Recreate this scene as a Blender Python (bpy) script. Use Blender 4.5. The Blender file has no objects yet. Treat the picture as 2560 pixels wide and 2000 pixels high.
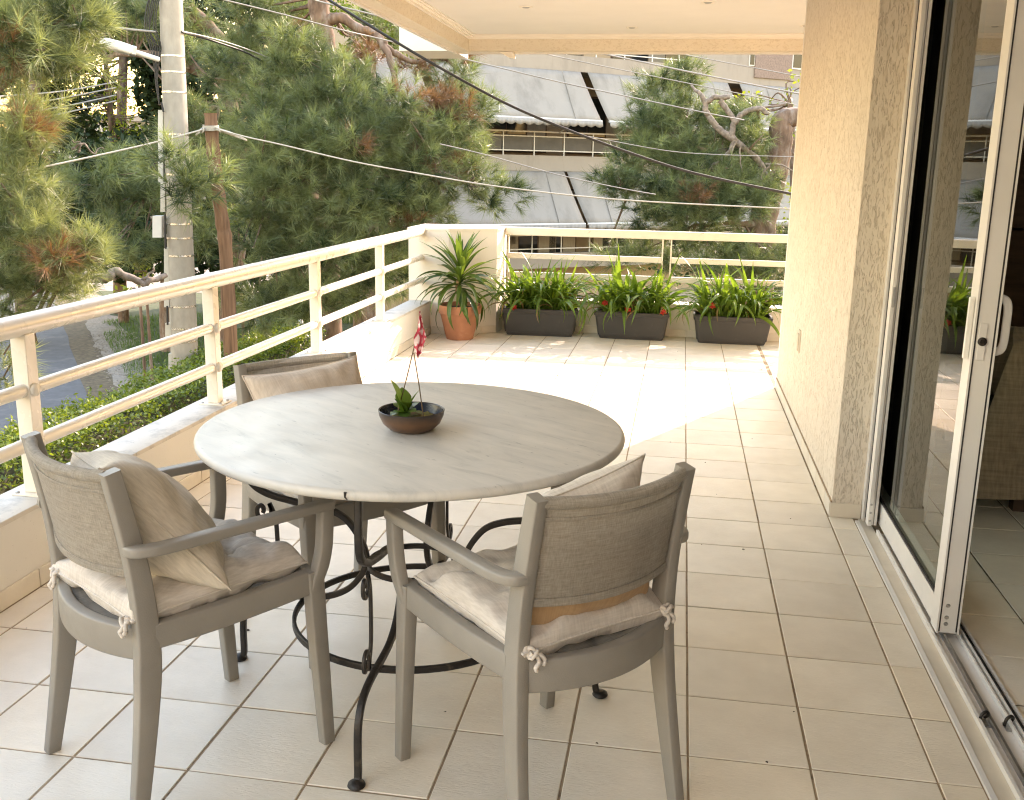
import bpy, bmesh, math, random
import numpy as np
from mathutils import Vector, Matrix, noise
random.seed(7)
rng = np.random.default_rng(11)
R = math.radians
scene = bpy.context.scene
C = scene.collection

# ------------------------------------------------------------------ camera
CAM = np.array([-0.09183, -2.30023, 1.44102])
FW = np.array([-0.1571, 0.96096, -0.22775])
RI = np.array([0.98604, 0.16552, 0.01823])
UP = np.array([-0.05522, 0.22171, 0.97355])
FPX = 2497.34                      # focal length in pixels of the 2560 px wide photograph
cd = bpy.data.cameras.new('camera')
cd.sensor_width = 36.0
cd.lens = FPX / 2560 * 36.0
cd.clip_start, cd.clip_end = 0.05, 400
cam = bpy.data.objects.new('camera', cd)
C.objects.link(cam)
cam.matrix_world = Matrix(((RI[0], UP[0], -FW[0], CAM[0]), (RI[1], UP[1], -FW[1], CAM[1]), (RI[2], UP[2], -FW[2], CAM[2]), (0, 0, 0, 1)))
scene.camera = cam

# ------------------------------------------------------------------ light
SUN_AZ, SUN_EL = R(27.5), R(27.0)      # azimuth measured from +Y towards +X
SDIR = Vector((math.sin(SUN_AZ) * math.cos(SUN_EL), math.cos(SUN_AZ) * math.cos(SUN_EL), math.sin(SUN_EL)))
world = bpy.data.worlds.new('World')
scene.world = world
world.use_nodes = True
wn = world.node_tree
sky = wn.nodes.new('ShaderNodeTexSky')
sky.sky_type = 'NISHITA'
sky.sun_disc = False
sky.sun_elevation = SUN_EL
sky.sun_rotation = SUN_AZ
sky.air_density, sky.dust_density, sky.ozone_density = 2.3, 1.0, 2.0
wn.links.new(sky.outputs[0], wn.nodes['Background'].inputs[0])
wn.nodes['Background'].inputs[1].default_value = 0.15
sl = bpy.data.lights.new('sun', 'SUN')
sl.energy = 2.0
sl.angle = R(0.5)
sl.color = (1.0, 0.87, 0.72)
so = bpy.data.objects.new('sun', sl)
C.objects.link(so)
so.rotation_euler = SDIR.to_track_quat('Z', 'Y').to_euler()
vs = scene.view_settings
vs.view_transform = 'Standard'
vs.look = 'None'
vs.exposure = 2.74
vs.gamma = 1.0
vs.use_white_balance = True            # camera white balance set for the open shade
vs.white_balance_temperature = 7050
vs.white_balance_tint = 27
scene.cycles.use_denoising = True
scene.cycles.filter_width = 1.15
scene.cycles.max_bounces = 10
scene.cycles.diffuse_bounces = 6
scene.cycles.glossy_bounces = 4
scene.cycles.transparent_max_bounces = 12
scene.cycles.sample_clamp_indirect = 6.0
scene.cycles.caustics_reflective = False
scene.cycles.caustics_refractive = False

# ------------------------------------------------------------------ pixel helpers
def ray(u, v):
    d = FW * FPX + RI * (u - 1280) - UP * (v - 1000)
    return d / np.linalg.norm(d)
def onz(u, v, z=0.0):
    d = ray(u, v); return Vector(CAM + d * (z - CAM[2]) / d[2])
def onx(u, v, x):
    d = ray(u, v); return Vector(CAM + d * (x - CAM[0]) / d[0])
def ony(u, v, y):
    d = ray(u, v); return Vector(CAM + d * (y - CAM[1]) / d[1])
def atd(u, v, D):                      # point at horizontal distance D from the camera
    d = ray(u, v); return Vector(CAM + d * D / math.hypot(d[0], d[1]))

# ------------------------------------------------------------------ materials
def newmat(name):
    m = bpy.data.materials.new(name); m.use_nodes = True
    nt = m.node_tree; nt.nodes.clear()
    return m, nt
def nd(nt, t, **kw):
    n = nt.nodes.new(t)
    for k, v in kw.items():
        if k.startswith('i_'):
            key = k[2:]
            key = int(key) if key.isdigit() else key.replace('_', ' ')
            n.inputs[key].default_value = v
        else:
            setattr(n, k, v)
    return n
def ramp(nt, fac, stops):
    n = nt.nodes.new('ShaderNodeValToRGB')
    e = n.color_ramp.elements
    while len(e) < len(stops): e.new(0.5)
    for k, (p, c) in enumerate(stops):
        e[k].position = p
        e[k].color = (*c, 1) if len(c) == 3 else c
    nt.links.new(fac, n.inputs[0])
    return n
def g3(v): return (v, v, v)
def mapping(nt, coord, scale=(1, 1, 1), rot=(0, 0, 0), obj_random=False):
    tc = nt.nodes.new('ShaderNodeTexCoord')
    mp = nt.nodes.new('ShaderNodeMapping')
    mp.inputs['Scale'].default_value = scale
    mp.inputs['Rotation'].default_value = rot
    src = tc.outputs[coord]
    if obj_random:
        oi = nt.nodes.new('ShaderNodeObjectInfo')
        ml = nd(nt, 'ShaderNodeMath', operation='MULTIPLY', i_1=57.0)
        nt.links.new(oi.outputs['Random'], ml.inputs[0])
        ad = nt.nodes.new('ShaderNodeVectorMath'); ad.operation = 'ADD'
        nt.links.new(src, ad.inputs[0]); nt.links.new(ml.outputs[0], ad.inputs[1])
        src = ad.outputs[0]
    nt.links.new(src, mp.inputs[0])
    return mp.outputs[0]
def nz(nt, vec, scale, detail=3, rough=0.55, dist=0.0):
    n = nd(nt, 'ShaderNodeTexNoise', i_Scale=scale, i_Detail=detail, i_Roughness=rough, i_Distortion=dist)
    nt.links.new(vec, n.inputs['Vector'])
    return n.outputs[0]
def mixc(nt, fac, a, b, mode='MIX'):
    n = nt.nodes.new('ShaderNodeMix'); n.data_type = 'RGBA'; n.blend_type = mode
    for s, val in ((0, fac), (6, a), (7, b)):
        if hasattr(val, 'is_output') or isinstance(val, bpy.types.NodeSocket): nt.links.new(val, n.inputs[s])
        elif s == 0: n.inputs[0].default_value = val
        else: n.inputs[s].default_value = (*val, 1)
    return n.outputs[2]
def bump(nt, h, strength, dist=0.01):
    n = nd(nt, 'ShaderNodeBump', i_Strength=strength, i_Distance=dist)
    nt.links.new(h, n.inputs['Height'])
    return n.outputs[0]
def finish(nt, col, rough=0.6, normal=None, metallic=0.0, spec=0.5, trans_w=0.0, extra=None):
    p = nt.nodes.new('ShaderNodeBsdfPrincipled')
    if isinstance(col, bpy.types.NodeSocket): nt.links.new(col, p.inputs['Base Color'])
    else: p.inputs['Base Color'].default_value = (*col, 1)
    if isinstance(rough, bpy.types.NodeSocket): nt.links.new(rough, p.inputs['Roughness'])
    else: p.inputs['Roughness'].default_value = rough
    p.inputs['Metallic'].default_value = metallic
    p.inputs['Specular IOR Level'].default_value = spec
    if normal is not None: nt.links.new(normal, p.inputs['Normal'])
    o = nt.nodes.new('ShaderNodeOutputMaterial')
    nt.links.new(p.outputs[0], o.inputs[0])
    return p, o
def M(name, col, rough=0.6, var=0.12, scale=6.0, bmp=0.0, bscale=60.0, metallic=0.0, dirt=None, dscale=3.0, damt=(0.55, 0.75), coord='Object', spec=0.5, objr=False, stretch=(1, 1, 1)):
    m, nt = newmat(name)
    v = mapping(nt, coord, scale=stretch, obj_random=objr)
    n = nz(nt, v, scale, 5)
    lo = tuple(c * (1 - var) for c in col); hi = tuple(min(1, c * (1 + var)) for c in col)
    c = ramp(nt, n, [(0.3, lo), (0.7, hi)]).outputs[0]
    if dirt is not None:
        d = ramp(nt, nz(nt, v, dscale, 6, 0.65), [(damt[0], g3(0)), (damt[1], g3(1))]).outputs[0]
        c = mixc(nt, d, c, dirt)
    rr = ramp(nt, nz(nt, v, scale * 2.3, 3), [(0.3, g3(max(0.02, rough - 0.08))), (0.7, g3(min(1, rough + 0.08)))]).outputs[0]
    nor = bump(nt, nz(nt, v, bscale, 4), bmp, 0.004) if bmp else None
    finish(nt, c, rr, nor, metallic, spec)
    return m

def leafmat(name, col, col2, rough=0.35, trans=0.45, vein=False, attr=None, tcol=None, spec=0.4):
    m, nt = newmat(name)
    if attr:
        a = nt.nodes.new('ShaderNodeAttribute'); a.attribute_name = attr
        f = a.outputs['Fac']
        c = ramp(nt, f, [(0.0, col), (0.8, col2), (0.86, (0.17, 0.085, 0.040)), (1.0, (0.26, 0.135, 0.065))]).outputs[0]
    else:
        oi = nt.nodes.new('ShaderNodeObjectInfo')
        v = mapping(nt, 'Object', scale=(30, 2, 30), obj_random=True)
        n = nz(nt, v, 3.0, 3)
        ad = nd(nt, 'ShaderNodeMath', operation='ADD'); nt.links.new(oi.outputs['Random'], ad.inputs[0]); nt.links.new(n, ad.inputs[1])
        ml = nd(nt, 'ShaderNodeMath', operation='MULTIPLY', i_1=0.5); nt.links.new(ad.outputs[0], ml.inputs[0])
        c = ramp(nt, ml.outputs[0], [(0.2, col), (0.8, col2)]).outputs[0]
    p = nt.nodes.new('ShaderNodeBsdfPrincipled')
    nt.links.new(c, p.inputs['Base Color']); p.inputs['Roughness'].default_value = rough
    p.inputs['Specular IOR Level'].default_value = spec
    t = nt.nodes.new('ShaderNodeBsdfTranslucent')
    tc = mixc(nt, 1.0, c, tcol or (1.6, 1.5, 0.6), 'MULTIPLY')
    nt.links.new(tc, t.inputs[0])
    mx = nt.nodes.new('ShaderNodeMixShader'); mx.inputs[0].default_value = trans
    nt.links.new(p.outputs[0], mx.inputs[1]); nt.links.new(t.outputs[0], mx.inputs[2])
    o = nt.nodes.new('ShaderNodeOutputMaterial'); nt.links.new(mx.outputs[0], o.inputs[0])
    return m

def tile_material(name, base, dark, rough=0.33, objr=True):
    m, nt = newmat(name)
    v = mapping(nt, 'Object', obj_random=objr)
    vs_ = mapping(nt, 'Object', scale=(1.0, 4.0, 1.0), obj_random=objr)
    oi = nt.nodes.new('ShaderNodeObjectInfo')
    c = ramp(nt, nz(nt, v, 5.0, 6, 0.6), [(0.3, dark), (0.65, base)]).outputs[0]
    tint = ramp(nt, oi.outputs['Random'], [(0.0, (0.90, 0.89, 0.885)), (0.5, (1, 1, 1)), (1.0, (0.99, 0.95, 0.895))]).outputs[0]
    c = mixc(nt, 1.0, c, tint, 'MULTIPLY')
    st = ramp(nt, nz(nt, vs_, 14.0, 7, 0.72, 0.6), [(0.66, g3(0)), (0.80, g3(1))]).outputs[0]
    f2 = nd(nt, 'ShaderNodeMath', operation='MULTIPLY', i_1=0.20); nt.links.new(st, f2.inputs[0])
    c = mixc(nt, f2.outputs[0], c, tuple(x * 0.55 for x in dark))
    h = nz(nt, vs_, 34.0, 6, 0.62, 1.0)
    nor = bump(nt, h, 0.40, 0.004)
    rr = ramp(nt, nz(nt, v, 9.0, 4), [(0.3, g3(rough - 0.07)), (0.7, g3(rough + 0.1))]).outputs[0]
    finish(nt, c, rr, nor)
    return m

def plaster_material(name, base, groove, stretch, scale=34.0, strength=0.9):
    m, nt = newmat(name)
    v = mapping(nt, 'Object', scale=stretch)
    big = nz(nt, mapping(nt, 'Object'), 1.6, 4)
    n = nz(nt, v, scale, 3, 0.5, 1.4)
    gr = ramp(nt, n, [(0.36, g3(0)), (0.47, g3(1))]).outputs[0]
    c0 = ramp(nt, big, [(0.3, tuple(x * 0.94 for x in base)), (0.7, base)]).outputs[0]
    c = mixc(nt, gr, groove, c0)
    nor = bump(nt, gr, strength, 0.005)
    finish(nt, c, 0.85, nor, spec=0.2)
    return m

def stone_paint(name, base, stain, sscale=2.5, amt=(0.52, 0.75), rough=0.55, bmp=0.15, vertical=False):
    m, nt = newmat(name)
    v = mapping(nt, 'Object')
    vv = mapping(nt, 'Object', scale=(1, 1, 0.25) if vertical else (1, 1, 1))
    c0 = ramp(nt, nz(nt, v, 3.0, 5), [(0.3, tuple(x * 0.95 for x in base)), (0.7, base)]).outputs[0]
    d = ramp(nt, nz(nt, vv, sscale, 7, 0.68), [(amt[0], g3(0)), (amt[1], g3(1))]).outputs[0]
    c = mixc(nt, d, c0, stain)
    sp = ramp(nt, nz(nt, v, 85.0, 3, 0.6), [(0.68, g3(0)), (0.74, g3(0.55))]).outputs[0]
    c = mixc(nt, sp, c, tuple(x * 0.6 for x in stain))
    nor = bump(nt, nz(nt, v, 120.0, 4), bmp, 0.003)
    finish(nt, c, rough, nor)
    return m

def cloth_material(name, base, dark, scale=1.0, trans=0.0, holes=0.0, rough=0.9, slub=True):
    m, nt = newmat(name)
    a = mapping(nt, 'Object', scale=(260 * scale, 14 * scale, 40 * scale))
    b = mapping(nt, 'Object', scale=(14 * scale, 40 * scale, 260 * scale))
    na = nz(nt, a, 1.0, 3, 0.6); nb = nz(nt, b, 1.0, 3, 0.6)
    mxn = nd(nt, 'ShaderNodeMath', operation='ADD'); nt.links.new(na, mxn.inputs[0]); nt.links.new(nb, mxn.inputs[1])
    hf = nd(nt, 'ShaderNodeMath', operation='MULTIPLY', i_1=0.5); nt.links.new(mxn.outputs[0], hf.inputs[0])
    c = ramp(nt, hf.outputs[0], [(0.36, dark), (0.62, base)]).outputs[0]
    big = ramp(nt, nz(nt, mapping(nt, 'Object'), 7.0, 3), [(0.3, (0.93, 0.93, 0.93)), (0.7, (1, 1, 1))]).outputs[0]
    c = mixc(nt, 1.0, c, big, 'MULTIPLY')
    p, o = finish(nt, c, rough, bump(nt, hf.outputs[0], 0.35, 0.002), spec=0.15)
    p.inputs['Sheen Weight'].default_value = 0.15
    out = p.outputs[0]
    if trans:
        t = nt.nodes.new('ShaderNodeBsdfTranslucent'); nt.links.new(c, t.inputs[0])
        mx = nt.nodes.new('ShaderNodeMixShader'); mx.inputs[0].default_value = trans
        nt.links.new(out, mx.inputs[1]); nt.links.new(t.outputs[0], mx.inputs[2]); out = mx.outputs[0]
    if holes:
        t = nt.nodes.new('ShaderNodeBsdfTransparent')
        mx = nt.nodes.new('ShaderNodeMixShader'); mx.inputs[0].default_value = holes
        nt.links.new(out, mx.inputs[1]); nt.links.new(t.outputs[0], mx.inputs[2]); out = mx.outputs[0]
    nt.links.new(out, o.inputs[0])
    return m

def glass_material(name, tint=(0.82, 0.88, 0.84), ior=2.1):
    m, nt = newmat(name)
    t = nt.nodes.new('ShaderNodeBsdfTransparent'); t.inputs[0].default_value = (*tint, 1)
    g = nt.nodes.new('ShaderNodeBsdfGlossy'); g.inputs['Roughness'].default_value = 0.0; g.inputs[0].default_value = (0.95, 0.97, 0.95, 1)
    fr = nd(nt, 'ShaderNodeFresnel', i_IOR=ior)
    geo = nt.nodes.new('ShaderNodeNewGeometry')
    inv = nd(nt, 'ShaderNodeMath', operation='SUBTRACT', i_0=1.0); nt.links.new(geo.outputs['Backfacing'], inv.inputs[1])
    ml = nd(nt, 'ShaderNodeMath', operation='MULTIPLY'); nt.links.new(fr.outputs[0], ml.inputs[0]); nt.links.new(inv.outputs[0], ml.inputs[1])
    mx = nt.nodes.new('ShaderNodeMixShader')
    nt.links.new(ml.outputs[0], mx.inputs[0]); nt.links.new(t.outputs[0], mx.inputs[1]); nt.links.new(g.outputs[0], mx.inputs[2])
    o = nt.nodes.new('ShaderNodeOutputMaterial'); nt.links.new(mx.outputs[0], o.inputs[0])
    return m

def marble_material(name):
    m, nt = newmat(name)
    v = mapping(nt, 'Object', scale=(1.0, 4.5, 1.0))
    v2 = mapping(nt, 'Object', scale=(1.6, 6.0, 1.0))
    c = ramp(nt, nz(nt, v, 4.2, 8, 0.64, 0.6), [(0.28, (0.36, 0.345, 0.31)), (0.44, (0.53, 0.505, 0.45)), (0.66, (0.63, 0.59, 0.52))]).outputs[0]
    big = ramp(nt, nz(nt, mapping(nt, 'Object'), 2.2, 4), [(0.35, (0.55, 0.545, 0.53)), (0.65, (0.60, 0.575, 0.53))]).outputs[0]
    c = mixc(nt, 0.25, c, big)
    ve = ramp(nt, nz(nt, v2, 9.0, 6, 0.7, 0.3), [(0.63, g3(0)), (0.70, g3(0.55))]).outputs[0]
    c = mixc(nt, ve, c, (0.17, 0.175, 0.17))
    sp = ramp(nt, nz(nt, mapping(nt, 'Object', scale=(1, 1.8, 1), rot=(0, 0, R(28))), 34.0, 4, 0.7), [(0.68, g3(0)), (0.73, g3(0.75))]).outputs[0]
    c = mixc(nt, sp, c, (0.13, 0.13, 0.125))
    rr = ramp(nt, nz(nt, mapping(nt, 'Object'), 11.0, 4), [(0.3, g3(0.32)), (0.7, g3(0.46))]).outputs[0]
    finish(nt, c, rr, bump(nt, nz(nt, v, 40.0, 4), 0.05, 0.002))
    return m

MT = {}
MT['tile'] = tile_material('cream ceramic tile', (0.83, 0.755, 0.63), (0.73, 0.655, 0.535), rough=0.40)
MT['skirt'] = tile_material('skirting tile', (0.72, 0.67, 0.58), (0.62, 0.57, 0.49), rough=0.4)
MT['grout'] = M('brown grout', (0.33, 0.243, 0.152), 0.9, 0.2, 9, dirt=(0.15, 0.105, 0.065), dscale=11, damt=(0.56, 0.66))
MT['parapet'] = stone_paint('painted parapet render', (0.71, 0.68, 0.62), (0.48, 0.44, 0.38), 5.0, (0.60, 0.86), 0.75, 0.25)
MT['coping'] = stone_paint('weathered marble coping', (0.60, 0.56, 0.50), (0.27, 0.26, 0.245), 6.5, (0.50, 0.72), 0.6, 0.2)
MT['pillar'] = stone_paint('pillar paint', (0.76, 0.71, 0.625), (0.56, 0.505, 0.42), 3.0, (0.6, 0.9), 0.75, 0.12)
MT['rail'] = M('cream painted rail', (0.75, 0.695, 0.60), 0.30, 0.03, 5, bmp=0.004, bscale=30, dirt=(0.47, 0.33, 0.21), dscale=13.0, damt=(0.73, 0.88))
MT['rust'] = M('rusty cream rail', (0.75, 0.695, 0.60), 0.4, 0.05, 5, bmp=0.05, bscale=60, dirt=(0.45, 0.17, 0.045), dscale=8.5, damt=(0.655, 0.74))
MT['plaster'] = plaster_material('graffiato plaster', (0.71, 0.635, 0.53), (0.56, 0.485, 0.385), (1.9, 1.0, 0.36), 66.0, 0.7)
MT['beamplaster'] = plaster_material('rough beam plaster', (0.80, 0.715, 0.575), (0.70, 0.61, 0.47), (0.6, 0.6, 1.0), 50.0, 0.45)
MT['ceil'] = M('ceiling paint', (0.77, 0.745, 0.69), 0.85, 0.02, 3, bmp=0.05, bscale=60)
MT['trim'] = M('cornice trim', (0.84, 0.79, 0.70), 0.7, 0.03, 4)
MT['alu'] = M('white powder coated aluminium', (0.72, 0.70, 0.665), 0.38, 0.05, 6, dirt=(0.42, 0.36, 0.29), dscale=8, damt=(0.68, 0.85))
MT['gasket'] = M('black rubber gasket', (0.02, 0.018, 0.017), 0.6, 0.2)
MT['sill'] = M('beige marble sill', (0.62, 0.555, 0.45), 0.4, 0.08, 7, dirt=(0.36, 0.29, 0.21), dscale=9, damt=(0.64, 0.8))
MT['brushshade'] = M('dark brush and pocket shade', (0.070, 0.058, 0.048), 0.6, 0.2)  # dark brown for the brush; pocket and jamb shade put into the colour
MT['steel'] = M('dull steel', (0.45, 0.44, 0.42), 0.4, 0.15, 12, metallic=0.9)
MT['glass'] = glass_material('door glass')
MT['chair'] = M('taupe resin', (0.272, 0.248, 0.212), 0.46, 0.07, 8, bmp=0.16, bscale=420, dirt=(0.33, 0.30, 0.26), dscale=14, damt=(0.66, 0.82))
MT['sling'] = cloth_material('woven sling', (0.54, 0.48, 0.395), (0.34, 0.30, 0.245), 1.6, trans=0.30, holes=0.22)
MT['seatmesh'] = cloth_material('seat mesh', (0.20, 0.18, 0.15), (0.10, 0.09, 0.075), 1.0, trans=0.1, holes=0.25)
MT['linen'] = cloth_material('pale linen', (0.73, 0.665, 0.59), (0.57, 0.51, 0.44), 0.8, trans=0.05)
MT['linen2'] = cloth_material('beige linen', (0.68, 0.60, 0.485), (0.52, 0.45, 0.35), 0.8, trans=0.05)
MT['linen3'] = cloth_material('pink beige linen', (0.68, 0.57, 0.465), (0.54, 0.44, 0.345), 0.8, trans=0.05)
MT['tan'] = cloth_material('tan cotton', (0.50, 0.32, 0.17), (0.40, 0.245, 0.125), 0.7)
MT['marble'] = marble_material('worn pale marble')
MT['iron'] = M('dark wrought iron', (0.030, 0.025, 0.021), 0.42, 0.3, 30, bmp=0.25, bscale=180, metallic=0.35, dirt=(0.11, 0.085, 0.06), dscale=26, damt=(0.6, 0.78))
MT['terra'] = M('terracotta', (0.41, 0.175, 0.09), 0.8, 0.10, 9, bmp=0.15, bscale=70, dirt=(0.60, 0.33, 0.20), dscale=5, damt=(0.6, 0.85))
MT['soil'] = M('dark potting soil', (0.055, 0.032, 0.020), 0.95, 0.4, 40, bmp=0.9, bscale=90)
MT['planter'] = M('charcoal plastic', (0.038, 0.036, 0.034), 0.5, 0.12, 6, bmp=0.06, bscale=90, dirt=(0.09, 0.082, 0.07), dscale=5, damt=(0.62, 0.85))
MT['leaf'] = leafmat('strap leaf', (0.065, 0.130, 0.022), (0.145, 0.235, 0.038), 0.32, 0.45)
MT['dleaf'] = leafmat('dracaena leaf', (0.034, 0.078, 0.018), (0.105, 0.165, 0.034), 0.28, 0.34)
MT['petal'] = leafmat('red petal', (0.50, 0.035, 0.022), (0.62, 0.06, 0.035), 0.5, 0.4, tcol=(1.3, 1.0, 1.0))
MT['stem'] = M('woody stem', (0.33, 0.22, 0.115), 0.85, 0.25, 30, bmp=0.4, bscale=80)
MT['stalk'] = M('thin stick', (0.13, 0.085, 0.045), 0.7, 0.2, 60)
MT['succ'] = leafmat('fleshy leaf', (0.060, 0.130, 0.026), (0.12, 0.19, 0.035), 0.35, 0.35)
MT['concrete'] = M('pole concrete', (0.35, 0.315, 0.26), 0.9, 0.10, 14, bmp=0.25, bscale=60, dirt=(0.27, 0.245, 0.205), dscale=4, damt=(0.55, 0.8), stretch=(1, 1, 0.5))
MT['band'] = M('steel band', (0.62, 0.63, 0.64), 0.28, 0.35, 30, metallic=1.0)
MT['conduit'] = M('cream conduit', (0.60, 0.57, 0.49), 0.6, 0.08, 8)
MT['box'] = M('white box', (0.74, 0.73, 0.69), 0.5, 0.06, 8)
MT['cable'] = M('black cable', (0.022, 0.021, 0.02), 0.55, 0.2, 20)
MT['wire'] = M('grey wire', (0.27, 0.255, 0.235), 0.5, 0.15, 10)
MT['rope'] = M('pale rope', (0.42, 0.385, 0.32), 0.9, 0.15, 40)
MT['bark'] = M('pine bark', (0.155, 0.098, 0.066), 0.95, 0.45, 12, bmp=1.0, bscale=22, dirt=(0.30, 0.25, 0.21), dscale=7, damt=(0.5, 0.75), stretch=(1, 1, 0.35))
MT['drywood'] = M('bleached dead wood', (0.21, 0.165, 0.13), 0.9, 0.45, 18, bmp=0.8, bscale=40)
MT['postwood'] = M('weathered post', (0.175, 0.098, 0.055), 0.95, 0.4, 10, bmp=1.0, bscale=18, stretch=(3, 3, 0.2))
MT['pine'] = leafmat('pine needles', (0.022, 0.048, 0.018), (0.285, 0.330, 0.140), 0.42, 0.24, attr='tint', tcol=(1.25, 1.3, 0.6), spec=0.5)
MT['pinelight'] = leafmat('light pine needles', (0.034, 0.060, 0.022), (0.37, 0.405, 0.180), 0.42, 0.32, attr='tint', tcol=(1.25, 1.25, 0.65), spec=0.5)
MT['pinefar'] = leafmat('far foliage', (0.018, 0.036, 0.016), (0.060, 0.085, 0.030), 0.6, 0.18, attr='tint', tcol=(1.2, 1.3, 0.6), spec=0.2)
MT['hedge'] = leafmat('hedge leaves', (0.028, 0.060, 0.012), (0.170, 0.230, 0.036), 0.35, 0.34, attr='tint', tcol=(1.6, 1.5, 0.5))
MT['bush'] = leafmat('bright shrub', (0.11, 0.16, 0.022), (0.24, 0.29, 0.045), 0.45, 0.45, attr='tint', tcol=(1.5, 1.4, 0.5))
MT['grass'] = leafmat('grass', (0.050, 0.105, 0.018), (0.105, 0.165, 0.030), 0.5, 0.4, attr='tint', tcol=(1.3, 1.4, 0.6))
MT['hedgecore'] = M('hedge twigs', (0.030, 0.032, 0.014), 0.95, 0.4, 20)
MT['lawn'] = M('lawn earth', (0.045, 0.062, 0.020), 0.95, 0.4, 5, bmp=0.6, bscale=40, dirt=(0.11, 0.085, 0.055), dscale=2.2, damt=(0.58, 0.75))
MT['earth'] = M('dry pine litter', (0.115, 0.088, 0.052), 0.95, 0.4, 9, bmp=0.8, bscale=60, dirt=(0.08, 0.055, 0.035), dscale=5, damt=(0.5, 0.7))
MT['path'] = M('asphalt path', (0.095, 0.098, 0.105), 0.9, 0.12, 4, bmp=0.2, bscale=120, dirt=(0.20, 0.19, 0.18), dscale=1.2, damt=(0.55, 0.8))
MT['palegravel'] = M('pale gravel', (0.26, 0.225, 0.185), 0.95, 0.35, 16, bmp=1.0, bscale=40, dirt=(0.20, 0.16, 0.11), dscale=4, damt=(0.5, 0.7))
MT['bconc'] = stone_paint('streaked balcony concrete', (0.36, 0.315, 0.265), (0.20, 0.175, 0.15), 1.3, (0.50, 0.85), 0.9, 0.1, vertical=True)
MT['bwall'] = stone_paint('tan building wall', (0.46, 0.36, 0.25), (0.32, 0.25, 0.17), 0.9, (0.5, 0.9), 0.9, 0.1, vertical=True)
MT['bpanel'] = M('brown pebbledash', (0.27, 0.20, 0.165), 0.95, 0.25, 18, bmp=0.6, bscale=40)
MT['awning'] = stone_paint('faded awning canvas', (0.31, 0.288, 0.258), (0.17, 0.157, 0.138), 1.6, (0.48, 0.85), 0.9, 0.05, vertical=True)
MT['bwhite'] = M('white building metal', (0.68, 0.66, 0.62), 0.5, 0.08, 5)
MT['bdark'] = M('dark railing panel', (0.070, 0.066, 0.060), 0.5, 0.15, 3)
MT['bframe'] = M('brown joinery', (0.085, 0.048, 0.030), 0.6, 0.2, 5)
MT['bglass'] = M('dark window glass', (0.025, 0.028, 0.030), 0.08, 0.3, 2)
MT['curtain'] = M('window curtain', (0.40, 0.36, 0.30), 0.9, 0.15, 20, stretch=(4, 4, 0.2))
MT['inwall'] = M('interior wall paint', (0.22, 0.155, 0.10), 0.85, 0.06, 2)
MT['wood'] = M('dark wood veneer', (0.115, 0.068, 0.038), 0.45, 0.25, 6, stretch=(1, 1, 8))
MT['palewall'] = M('pale house wall', (0.50, 0.47, 0.43), 0.9, 0.06, 2)
MT['throw'] = cloth_material('checked throw', (0.27, 0.205, 0.14), (0.17, 0.125, 0.085), 0.35)
MT['sofa'] = cloth_material('dark sofa cloth', (0.060, 0.050, 0.045), (0.035, 0.03, 0.027), 0.7)

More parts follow.
